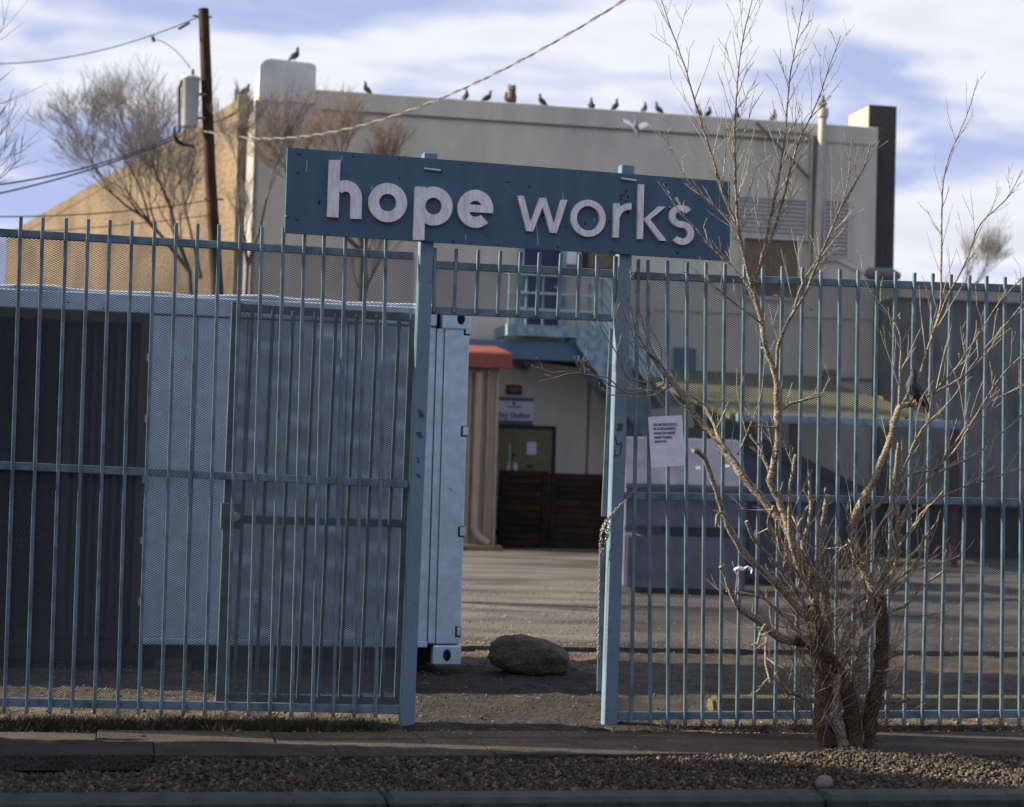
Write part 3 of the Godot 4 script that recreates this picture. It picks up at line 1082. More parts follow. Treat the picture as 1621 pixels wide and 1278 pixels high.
	span(s, Vector3(5.488,1.811,-27.46), Vector3(5.515,1.862,-27.41), 0.01)
	fin(s, "lock", M.frame_dark, door)
	s = begin()
	plate(s, Rect2(5.77,1.848,0.196,0.255), -27.46, -27.452)
	fin(s, "paper_notice", M.sign_white, door)
	s = begin()
	plate(s, Rect2(5.767,1.591,0.143,0.038), -27.46, -27.44)
	fin(s, "letter_slot", M.frame_dark, door)
	l_frame(b, d0.grow(0.06), -27.47, 0.06, M.frame_dark)
	# wall joints, drip and ledge along the ground floor
	s = begin()
	rod(s, Vector3(7.027,3.557,-27.46), Vector3(7.02,1.369,-27.46), 0.02, 6)
	fin(s, "wall_joint", M.conduit, b)
	s = begin()
	rod(s, Vector3(5.113,3.831,-27.3), Vector3(7.144,3.656,-27.3), 0.05, 8)
	fin(s, "ledge_pipe", M.frame_dark, b)
	# security camera above the door
	s = begin()
	tube(s, [Vector3(5.572,3.708,-27.5), Vector3(5.513,3.651,-27.2)], [0.10, 0.10], 10)
	rod(s, Vector3(5.544,3.622,-27.35), Vector3(5.65,3.574,-27.1), 0.055, 10)
	fin(s, "security_camera", M.conduit, b)
	# ledge line and dark cable along the right half
	s = begin()
	tube(s, [Vector3(8.446,3.663,-27.44), Vector3(10.618,3.642,-27.44), Vector3(13.259,3.637,-27.44)], [0.03, 0.03, 0.03], 6)
	fin(s, "wall_cable", M.conduit, b)
	s = begin()
	plate(s, Rect2(12.036,3.507,0.307,0.304), -27.5, -27.3, 0.02)
	fin(s, "meter_box", M.conduit, b)
	s = begin()
	plate(s, Rect2(8.809,3.507,0.46,0.639), -27.5, -27.42, 0.01)
	fin(s, "blue_panel", M.beam_blue, b)
	s = begin()
	span(s, Vector3(8.419,4.938,-27.46), Vector3(13.172,4.903,-27.5))
	fin(s, "string_course", M.stucco, b)
	# the side wing in tan brick that runs back from the corner
	var wing := thing("brick_wing", "sunlit tan brick side wing left of the beige building", "building")
	s = begin()
	var p0 := Vector3(-0.09, 0, -30.6)
	var p1 := Vector3(-6.58, 0, -57.0)
	var back := Vector3(7, 0, -1.6)
	var h := 9.30
	for y in [[-0.1, h - 0.28]]:
		prism(s, [Vector2(p0.x, -p0.z), Vector2(p1.x, -p1.z), Vector2((p1 + back).x, -(p1 + back).z), Vector2(0.3, 32.0)], y[0], y[1], Transform3D(Basis(Vector3(1, 0, 0), Vector3(0, 0, -1), Vector3(0, 1, 0)), Vector3.ZERO))
	fin(s, "wall", M.brick, wing)
	s = begin()
	beam(s, p0 + Vector3(0.19, h - 0.14, 0), p1 + Vector3(0.19, h - 0.14, 0), 0.279, 0.4, Vector3.UP)
	fin(s, "coping", M.brick, wing)
	s = begin()
	rod(s, Vector3(-0.01,5.489,-32.2), Vector3(-0.073,9.831,-32.2), 0.06, 8)
	fin(s, "drain_pipe", M.conduit, wing)
	# low block to the right, in a darker grey
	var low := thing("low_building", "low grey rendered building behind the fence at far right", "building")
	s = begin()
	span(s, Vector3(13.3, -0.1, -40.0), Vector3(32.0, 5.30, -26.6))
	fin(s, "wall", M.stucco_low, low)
	s = begin()
	span(s, Vector3(13.3, 5.30, -40.0), Vector3(32.0, 5.62, -26.5), 0.02)
	fin(s, "parapet", M.stucco, low)
	s = begin()
	var eave := Vector3(12.543,5.748,-26.4)
	tube(s, [eave, eave + Vector3(0.05, 0, 0), eave + Vector3(0.55, 0.0, 0), eave + Vector3(0.72, -0.03, 0)], [0.08, 0.13, 0.13, 0.07], 14)
	fin(s, "roof_vent", M.conduit, low)
	s = begin()
	tube(s, [Vector3(12.087,6.052,-26.9), Vector3(12.385,5.876,-26.7), Vector3(12.638,5.75,-26.5)], [0.05, 0.06, 0.08], 8)
	fin(s, "vent_pipe", M.pipe, low)

# four strips round an opening
func l_frame(parent: Node3D, r: Rect2, z: float, w: float, mat: Material) -> void:
	var s := begin()
	span(s, Vector3(r.position.x, r.position.y, z), Vector3(r.position.x + w, r.end.y, z + 0.06))
	span(s, Vector3(r.end.x - w, r.position.y, z), Vector3(r.end.x, r.end.y, z + 0.06))
	span(s, Vector3(r.position.x + w, r.end.y - w, z), Vector3(r.end.x - w, r.end.y, z + 0.058))
	span(s, Vector3(r.position.x + w, r.position.y, z), Vector3(r.end.x - w, r.position.y + w, z + 0.058))
	fin(s, "frame", mat, parent)

# ---------------------------------------------------------------- things in the yard
func build_yard() -> void:
	# tan shed with a red roof edge
	var shed := thing("metal_shed", "tan corrugated metal shed with red roof edge beside the day shelter door", "shed")
	var a := Vector3(4.108,2.009,-24.8)
	var e := Vector3(4.654,2.026,-24.8)
	var s := begin()
	span(s, Vector3(a.x - 2.2, 0, -27.3), Vector3(e.x, 3.45, -24.82))
	fin(s, "wall", M.shed, shed)
	for k in 17:
		var x := e.x - 0.03 - 0.17 * k
		s = begin()
		bbox(s, Vector3(x, 1.70, -24.80), Vector3(0.065, 3.38, 0.07), 0.012)
		fin(s, "rib", M.shed, shed)
	s = begin()
	prism(s, [Vector2(24.45, 3.40), Vector2(24.45, 3.66), Vector2(24.6, 3.70), Vector2(27.4, 4.1), Vector2(27.4, 3.85), Vector2(24.6, 3.40)], a.x - 2.3, e.x + 0.17, Transform3D(Basis(Vector3(0, 0, -1), Vector3(0, 1, 0), Vector3(1, 0, 0)), Vector3.ZERO))
	fin(s, "roof", M.red_roof, shed)
	s = begin()
	var top := Vector3(4.249,3.307,-24.66)
	var foot := Vector3(4.237,0.425,-24.66)
	tube(s, [top, foot, foot + Vector3(0.05, -0.14, 0.03), foot + Vector3(0.17, -0.25, 0.10), foot + Vector3(0.27, -0.29, 0.14)], [0.075, 0.075, 0.075, 0.075, 0.075], 12)
	fin(s, "downspout", M.shed, shed)
	# outside stair with landing
	var st := thing("steel_stair", "weathered blue steel stair and landing below the purple upper door", "stair")
	var z0 := -27.35
	var z1 := -26.0
	var l0 := Vector3(5.014,4.241,-26)
	var l1 := Vector3(6.421,4.426,-26)
	var y := 4.36
	s = begin()
	span(s, Vector3(l0.x, y - 0.22, z1 - 0.06), Vector3(l1.x, y, z1))
	span(s, Vector3(l0.x, y - 0.22, z0), Vector3(l0.x + 0.07, y - 0.001, z1 - 0.061))
	span(s, Vector3(l1.x - 0.07, y - 0.22, z0), Vector3(l1.x, y - 0.001, z1 - 0.061))
	span(s, Vector3(l0.x + 0.071, y - 0.05, z0), Vector3(l1.x - 0.071, y - 0.01, z1 - 0.061))
	fin(s, "landing", M.stair, st)
	s = begin()
	beam(s, Vector3(l1.x - 0.75, 3.62, z0 + 0.2), Vector3(l1.x - 0.25, y - 0.24, z1 - 0.1), 0.07, 0.07)
	fin(s, "landing_brace", M.stair, st)
	var foot_x := l1.x + 3.25
	for z in [z1 - 0.03, z0 + 0.25]:
		s = begin()
		prism(s, [Vector2(l1.x - 0.02, y), Vector2(l1.x + 0.42, y), Vector2(foot_x + 0.42, 0.02), Vector2(foot_x - 0.16, 0.02), Vector2(l1.x - 0.02, y - 0.34)], z - 0.025, z + 0.025)
		fin(s, "stringer", M.stair, st)
	for k in 20:
		var u := (k + 0.6) / 20.5
		s = begin()
		box(s, Vector3(lerpf(l1.x + 0.25, foot_x + 0.2, u), lerpf(y, 0.1, u), (z0 + 0.25 + z1 - 0.03) / 2), Vector3(0.27, 0.035, z1 - 0.03 - z0 - 0.31))
		fin(s, "tread", M.beam_blue, st)
	var slope := Vector3(foot_x - l1.x, -y, 0)
	for z in [z1 - 0.03, z0 + 0.25]:
		for h in [0.24, 0.40, 0.56, 0.72, 1.0]:
			s = begin()
			rod(s, Vector3(l1.x + 0.5, y + h, z), Vector3(l1.x + 0.5, y + h, z) + slope * 0.97, 0.034 if h < 0.9 else 0.045, 8)
			fin(s, "handrail", M.stair_rail, st)
		for k in 6:
			var p := Vector3(l1.x + 0.48, y, z) + slope * (k / 5.3)
			s = begin()
			rod(s, p, p + Vector3(0, 0.98, 0), 0.024, 8)
			fin(s, "rail_post", M.stair, st)
	for h in [0.3, 0.62, 0.98]:
		s = begin()
		rod(s, Vector3(l0.x, y + h, z1 - 0.03), Vector3(l1.x + 0.5, y + h, z1 - 0.03), 0.026, 8)
		fin(s, "handrail", M.stair_rail, st)
	for k in 5:
		var x := lerpf(l0.x + 0.03, l1.x - 0.03, k / 4.0)
		s = begin()
		rod(s, Vector3(x, y, z1 - 0.03), Vector3(x, y + 0.98, z1 - 0.03), 0.026, 6)
		fin(s, "rail_post", M.stair, st)
	# beam under the landing
	s = begin()
	var b0 := Vector3(4.211,3.889,-26.2)
	span(s, Vector3(b0.x - 1.6, b0.y - 0.20, -26.45), Vector3(b0.x + 2.75, b0.y + 0.17, -26.2), 0.01)
	tag(fin(s, "steel_beam", M.beam_blue, self), "deep blue steel beam spanning level with the shed roof", "beam")
	# day shelter sign and number board
	var sg := thing("shelter_sign", "white Day Shelter sign with slate bands above the olive door", "sign")
	var r := Rect2(5.093,2.444,0.781,0.55)
	s = begin()
	plate(s, r, -27.5, -27.44)
	fin(s, "panel", M.sign_white, sg)
	for q in [[r.position.y, r.position.y + 0.085], [r.end.y - 0.075, r.end.y]]:
		s = begin()
		span(s, Vector3(r.position.x, q[0], -27.44), Vector3(r.end.x, q[1], -27.432))
		fin(s, "band", M.sign_blue, sg)
	words("Day Shelter", 0.165, Vector3(r.position.x + 0.05, r.position.y + 0.185, -27.434), M.ink, sg, "lettering", true, 0.006, 0.0, r.size.x - 0.12)
	words("HopeWorks", 0.07, Vector3(r.position.x + 0.24, r.position.y + 0.36, -27.434), M.ink, sg, "lettering", false, 0.006, 0.0, 0.28)
	s = begin()
	prism(s, [Vector2(-0.03, -0.03), Vector2(0.03, -0.03), Vector2(0.03, 0.012), Vector2(0, 0.04), Vector2(-0.03, 0.012)], 0.0, 0.006, Transform3D(Basis(), Vector3(r.position.x + 0.38, r.position.y + 0.435, -27.437)))
	fin(s, "emblem", M.sign_blue, sg)
	var nb := thing("number_board", "small brown board with street number over the Day Shelter sign", "sign")
	r = Rect2(5.314,3.051,0.326,0.192)
	s = begin()
	plate(s, r, -27.5, -27.45, 0.008)
	fin(s, "board", M.number_board, nb)
	words("1201", 0.14, Vector3(r.position.x + 0.04, r.get_center().y, -27.447), M.number, nb, "lettering", true, 0.006, 0.0, r.size.x - 0.08)
	# plank screens
	plank_screen("stained dark plank screen in front of the shelter door, left panel", Vector3(4.912,0.83,-25.9).x, Vector3(5.904,0.855,-25.9).x, -25.9, 1.47, 11, 301)
	plank_screen("weathered plank screen with paler knots beside the chained post", Vector3(5.899,0.856,-25.85).x, Vector3(7.077,0.885,-25.85).x + 0.9, -25.85, 1.44, 11, 302)
	plank_screen("long dark plank screen under the canopy at far right", Vector3(11.445,1.017,-24.6).x, Vector3(15.457,1.117,-24.6).x + 2.0, -24.6, 1.02, 7, 303)
	# parking stops
	parking_stop("worn yellow parking stop in front of the tan shed", Vector3(3.62, 0.03, -23.65), 1.85, 0.0)
	parking_stop("chipped yellow parking stop behind the fence left of the shrub", Vector3(1.415,-0.006,-0.62) + Vector3(0.47, -0.02, 0), 1.02, 0.02)
	parking_stop("half buried yellow parking stop behind the fence at far right", Vector3(3.05, -0.005, -0.50), 1.75, 0.01)
	# rock in the gateway
	rng.seed = 77
	s = begin()
	var noise := field(77, 0.055, 6)
	noise.fractal_gain = 0.6
	lumpy(s, Vector3(0.70, 0.115, -2.62), Vector3(0.265, 0.125, 0.165), noise, 0.30, Basis(Vector3.UP, -0.30) * Basis(Vector3.BACK, -0.13), 44, 64, 0.72)
	tag(fin(s, "boulder", M.rock, self), "rounded brown boulder lying in the open gateway", "rock")
	# dumpsters
	dumpster_pale()
	dumpster_dark()
	# canopy
	var can := thing("patio_canopy", "lean-to canopy with olive roof and pale blue fascia on red posts", "canopy")
	var f0 := Vector3(7.945,2.481,-20.5)
	var f1 := Vector3(11.979,2.531,-20.5)
	s = begin()
	span(s, Vector3(f0.x, f0.y - 0.07, -20.62), Vector3(f1.x, f0.y + 0.07, -20.5), 0.01)
	fin(s, "fascia", M.fascia, can)
	s = begin()
	var top0 := Vector3(9.042,3.606,-27.4)
	prism(s, [Vector2(20.62, f0.y - 0.03), Vector2(20.62, f0.y + 0.06), Vector2(27.4, top0.y + 0.05), Vector2(27.4, top0.y - 0.04)], f0.x - 0.1, 11.8, Transform3D(Basis(Vector3(0, 0, -1), Vector3(0, 1, 0), Vector3(1, 0, 0)), Vector3.ZERO))
	fin(s, "roof", M.olive_roof, can)
	for px in [Vector3(8.975,2.1,-20.6).x, Vector3(8.189,2.075,-20.6).x, Vector3(11.914,2.192,-20.6).x]:
		s = begin()
		span(s, Vector3(px - 0.06, 0.0, -20.66), Vector3(px + 0.06, f0.y - 0.071, -20.54))
		fin(s, "post", M.red_post, can)
	# pale crate under the canopy
	var cr := thing("storage_box", "small pale storage box standing under the canopy", "box")
	s = begin()
	plate(s, Rect2(8.981,0.979,0.399,0.367), -19.5, -19.0, 0.02)
	fin(s, "body", M.white, cr)
	s = begin()
	plate(s, Rect2(8.955,1.336,0.442,0.051), -19.52, -18.98, 0.006)
	fin(s, "lid", M.white, cr)
	s = begin()
	var tb := Rect2(8.907,0.245,0.582,0.734)
	span(s, Vector3(tb.position.x, 0.02, -19.6), Vector3(tb.end.x, tb.end.y - 0.02, -18.95))
	tag(fin(s, "plinth", M.dark_inside, self), "dark plinth under the pale storage box", "plinth")

func plank_screen(label: String, x0: float, x1: float, z: float, tall: float, rows: int, seed_: int) -> void:
	rng.seed = seed_
	var t := thing("plank_screen", label, "fence", Vector3.ZERO, "dark plank screens across the yard")
	var h := tall / rows
	for k in rows:
		var s := begin()
		bbox(s, Vector3((x0 + x1) / 2, 0.05 + h * (k + 0.5), z + rng.randf_range(-0.008, 0.008)), Vector3(x1 - x0 - rng.randf_range(0.0, 0.02), h - 0.012, 0.04), 0.005, Basis(Vector3.BACK, rng.randf_range(-0.003, 0.003)))
		fin(s, "plank", M.plank[rng.randi() % 4], t)
	for x in [x0 + 0.08, x1 - 0.08]:
		var s := begin()
		span(s, Vector3(x - 0.06, 0.0, z + 0.035), Vector3(x + 0.06, tall + 0.03, z + 0.075))
		fin(s, "batten", M.plank[2], t)
	var sb := begin()
	for x in [x0 + 0.2, (x0 + x1) / 2, x1 - 0.2]:
		span(sb, Vector3(x - 0.05, -0.02, z - 0.1), Vector3(x + 0.05, tall * 0.9, z - 0.053))
	span(sb, Vector3(x0 + 0.02, 0.06, z - 0.05), Vector3(x1 - 0.02, tall * 0.97 , z - 0.034))  # near-black backing added to stop bright light showing between the planks
	fin(sb, "support_and_backing", M.hole, t)

func parking_stop(label: String, at: Vector3, length: float, turn: float) -> void:
	var s := begin()
	s.set_smooth_group(-1)
	var o := [Vector2(-0.075, 0), Vector2(0.075, 0), Vector2(0.072, 0.055), Vector2(0.05, 0.098), Vector2(0.03, 0.108), Vector2(-0.03, 0.108), Vector2(-0.05, 0.098), Vector2(-0.072, 0.055)]
	prism(s, o, -length / 2, length / 2, Transform3D(Basis(Vector3(0, 0, 1), Vector3(0, 1, 0), Vector3(-1, 0, 0)), Vector3.ZERO))
	for e in [-1.0, 1.0]:
		var cap := []
		for p in o:
			cap.append(p * 0.82)
		prism(s, cap, e * length / 2, e * (length / 2 + 0.025), Transform3D(Basis(Vector3(0, 0, 1), Vector3(0, 1, 0), Vector3(-1, 0, 0)), Vector3.ZERO))
	var m := fin(s, "parking_stop", M.stop, self)
	m.position = at
	m.rotation.y = turn
	tag(m, label, "parking stop", "yellow parking stops")

func dumpster_pale() -> void:
	var t := thing("dumpster", "lavender steel dumpster behind the fence right of the gateway", "dumpster", Vector3(3.70, 0, -11.6))
	t.rotation.y = -0.20
	var x0 := 0.0
	var x1 := 1.42
	var zf := 0.0
	var zb := -1.3
	var s := begin()
	prism(s, [Vector2(-zf, 0.10), Vector2(-zf, 0.70), Vector2(-zf + 0.10, 0.74), Vector2(-zf + 0.10, 0.80), Vector2(-zf - 0.02, 0.82), Vector2(-zf - 0.02, 1.28), Vector2(-zf + 0.75, 1.86), Vector2(-zb, 1.90), Vector2(-zb, 0.10)], x0, x1, Transform3D(Basis(Vector3(0, 0, -1), Vector3(0, 1, 0), Vector3(1, 0, 0)), Vector3.ZERO))
	fin(s, "body", M.bin_pale, t)
	s = begin()
	prism(s, [Vector2(x0 + 0.42, 0.82), Vector2(x0 + 1.25, 0.82), Vector2(x0 + 1.25, 0.70), Vector2(x0 + 1.08, 0.735), Vector2(x0 + 0.5, 0.715)], zf - 0.05, zf + 0.004)
	fin(s, "pocket", M.hole, t)
	for y in [1.255]:
		s = begin()
		span(s, Vector3(x0 - 0.02, y, zf + 0.001), Vector3(x1 + 0.02, y + 0.07, zf + 0.055), 0.01)
		fin(s, "rim", M.bin_pale, t)
	for x in [x0 + 0.02, x1 - 0.08]:
		s = begin()
		span(s, Vector3(x, 0.10, zf + 0.001), Vector3(x + 0.06, 0.69, zf + 0.03), 0.006)
		fin(s, "stiffener", M.bin_pale, t)
	for x in [x0 + 0.1, x1 - 0.2]:
		s = begin()
		span(s, Vector3(x, 0.0, zf - 0.4), Vector3(x + 0.1, 0.10, zf - 0.1))
		fin(s, "foot", M.bin_dark, t)
	for q in [[-0.1, 0.1], [0.25, 0.13], [0.52, -0.1]]:
		s = begin()
		box(s, Vector3(x1 - 0.45 + q[0], 1.42 + q[1], zf - 0.17 - q[1] * 1.3), Vector3(0.06, 0.045, 0.012), Basis(Vector3.RIGHT, -0.9))
		fin(s, "sticker", M.sign_white, t)

func dumpster_dark() -> void:
	var t := thing("dumpster", "navy dumpster with sloping black lid behind the lavender one", "dumpster")
	var a := Vector3(5.591,1.056,-14.2)
	var e := Vector3(7.297,1.099,-14.2)
	var s := begin()
	prism(s, [Vector2(a.x, 0.12), Vector2(e.x - 0.25, 0.12), Vector2(e.x - 0.02, 1.36), Vector2(a.x, 2.05)], -15.6, -13.6)
	fin(s, "body", M.bin_dark, t)
	s = begin()
	var p := Vector3(5.084,2.243,-13.6)
	prism(s, [Vector2(p.x, 2.36), Vector2(e.x + 0.12, 1.36), Vector2(e.x + 0.12, 1.28), Vector2(p.x, 2.06)], -15.7, -13.5)
	fin(s, "lid", M.bin_lid, t)
	for k in 3:
		s = begin()
		var x := lerpf(a.x + 0.3, e.x - 0.4, k / 2.0)
		span(s, Vector3(x, 0.13, -13.599), Vector3(x + 0.06, 1.25, -13.55))
		fin(s, "stiffener", M.bin_dark, t)
	for x in [a.x + 0.1, e.x - 0.6]:
		s = begin()
		span(s, Vector3(x, 0.0, -15.2), Vector3(x + 0.1, 0.12, -13.8))
		fin(s, "foot", M.bin_dark, t)

# ---------------------------------------------------------------- shipping container behind the left fence
func build_container() -> void:
	var t := thing("shipping_container", "pale blue shipping container standing behind the left fence panel", "container")
	var zf := -2.60
	var zb := -4.0
	var x0 := -6.0
	var x1 := 0.205
	var y0 := 0.21
	var y1 := 2.46
	var xo := -1.955
	var s := begin()
	# front wall right of the doorway: flat bays between shallow folds
	var folds := [[xo + 0.04, -1.62], [-1.615, -1.29], [-1.285, -0.62], [-0.615, -0.02]]
	for k in folds.size():
		s = begin()
		bbox(s, Vector3((folds[k][0] + folds[k][1]) / 2, (y0 + 2.33) / 2 + 0.0, zf - 0.03 - 0.006 * (k % 2)), Vector3(folds[k][1] - folds[k][0], 2.33 - y0, 0.04), 0.006)
		fin(s, "wall_panel", M.container, t)
	s = begin()
	span(s, Vector3(-0.013, y0 - 0.02, zf - 0.16), Vector3(0.035, y1 - 0.14, zf - 0.006), 0.006)
	span(s, Vector3(0.04, y0 - 0.02, zf - 0.16), Vector3(x1, y1 - 0.14, zf + 0.012), 0.008)
	fin(s, "corner_post", M.container, t)
	s = begin()
	span(s, Vector3(x0, 2.335, zf - 0.08), Vector3(-0.02, y1, zf + 0.004), 0.008)
	fin(s, "top_rail", M.container, t)
	s = begin()
	span(s, Vector3(xo + 0.04, y0 - 0.045, zf - 0.08), Vector3(-0.02, y0 - 0.001, zf + 0.006), 0.006)
	fin(s, "bottom_rail", M.container, t)
	# buckled roof edge that catches the sun
	s = begin()
	var pts := []
	var rads := []
	var edge := field(55, 1.3, 3)
	for i in 60:
		var x := lerpf(x0, -0.03, i / 59.0)
		pts.append(Vector3(x, y1 + 0.008 + 0.020 * edge.get_noise_1d(x * 1.6), zf - 0.03))
		rads.append(0.020)
	tube(s, pts, rads, 8)
	fin(s, "roof_edge", M.container_roof, t)
	s = begin()
	span(s, Vector3(x0, y1 - 0.03, zb), Vector3(x1, y1 - 0.002, zf - 0.081))
	fin(s, "roof", M.container_roof, t)
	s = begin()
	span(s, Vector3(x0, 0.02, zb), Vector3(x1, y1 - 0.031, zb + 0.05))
	fin(s, "back_wall", M.dark_inside, t)  # near-black inside: the dark of the unlit doorway is painted in
	s = begin()
	span(s, Vector3(x1 - 0.06, y0, zb + 0.051), Vector3(x1 - 0.002, y1 - 0.031, zf - 0.161))
	fin(s, "end_wall", M.container, t)
	s = begin()
	span(s, Vector3(x0, 0.02, zb + 0.051), Vector3(x0 + 0.05, y1 - 0.031, zf - 0.05))
	fin(s, "end_wall", M.container, t)
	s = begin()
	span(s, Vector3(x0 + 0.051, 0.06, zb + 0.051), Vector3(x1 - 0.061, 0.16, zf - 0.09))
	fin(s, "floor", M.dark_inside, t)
	# corner castings
	for q in [[0.02, 0.055, 0.17], [0.02, y1 - 0.13, 0.17]]:
		s = begin()
		bbox(s, Vector3((q[0] + x1 + 0.006) / 2, q[1] + 0.06, zf - 0.075), Vector3(x1 + 0.006 - q[0], 0.135 if q[1] < 1.0 else 0.15, 0.19), 0.012)
		var c := fin(s, "corner_casting", M.container, t)
		s = begin()
		var hole := []
		for k in 14:
			var g := TAU * k / 14
			hole.append(Vector2(cos(g) * 0.027 + (q[0] + x1) / 2 + (0.0 if q[1] < 1.0 else 0.03), sin(g) * 0.040 + q[1] + 0.062))
		prism(s, hole, zf - 0.01, zf + 0.0215)
		fin(s, "eye", M.hole, c)
	# hinge recesses on the right edge
	for yy in [Vector3(0.183,2.317,-2.6).y, Vector3(0.182,1.629,-2.6).y, Vector3(0.18,0.949,-2.6).y, Vector3(0.174,0.275,-2.6).y]:
		s = begin()
		span(s, Vector3(x1 - 0.040, yy - 0.036, zf + 0.0), Vector3(x1 + 0.001, yy + 0.036, zf + 0.0135))
		var hp := fin(s, "hinge_recess", M.hole, t)
		s = begin()
		span(s, Vector3(x1 - 0.027, yy - 0.027, zf + 0.004), Vector3(x1 + 0.010, yy + 0.030, zf + 0.018), 0.003)
		fin(s, "hinge", M.container, hp)
	# the open doorway at the left with a ribbed leaf
	s = begin()
	span(s, Vector3(xo - 0.03, 0.17, zf - 0.09), Vector3(xo + 0.035, 2.33, zf + 0.002), 0.005)
	span(s, Vector3(x0 + 0.05, 2.27, zf - 0.09), Vector3(xo - 0.031, 2.333, zf - 0.002), 0.005)
	fin(s, "door_frame", M.rust_frame, t)
	for k in 9:
		s = begin()
		var x := xo - 0.06 - 0.052 * k
		bbox(s, Vector3(x, 1.22, zf - 0.20 - 0.03 * k), Vector3(0.030, 2.08, 0.035), 0.006)
		fin(s, "leaf_rib", M.rib_dark, t)
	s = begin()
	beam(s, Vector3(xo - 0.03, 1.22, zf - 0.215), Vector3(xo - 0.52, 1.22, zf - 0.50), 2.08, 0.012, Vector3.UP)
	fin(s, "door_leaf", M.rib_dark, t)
	s = begin()
	for k in 5:
		span(s, Vector3(xo + 0.012, 0.42 + 0.4 * k, zf + 0.003), Vector3(xo + 0.03, 0.47 + 0.4 * k, zf + 0.014))
	fin(s, "hinge_strip", M.bare_metal, t)
	# timbers it rests on
	for e in [[-1.7, "grey timber bearer under the container beside its dark doorway"], [-0.35, "grey timber bearer under the container end by the gateway"]]:
		s = begin()
		bbox(s, Vector3(e[0], 0.018, (zf + zb) / 2), Vector3(0.24, 0.10, 1.36), 0.008)
		var o := fin(s, "bearer_timber", M.timber, self)
		tag(o, e[1], "timber", "bearers under the container")
	s = begin()
	bbox(s, Vector3(-0.5, 0.09, zf - 0.18), Vector3(1.0, 0.17, 0.05), 0.005)
	tag(fin(s, "kick_board", M.timber, self), "brown board closing the gap under the container by the gateway", "board")

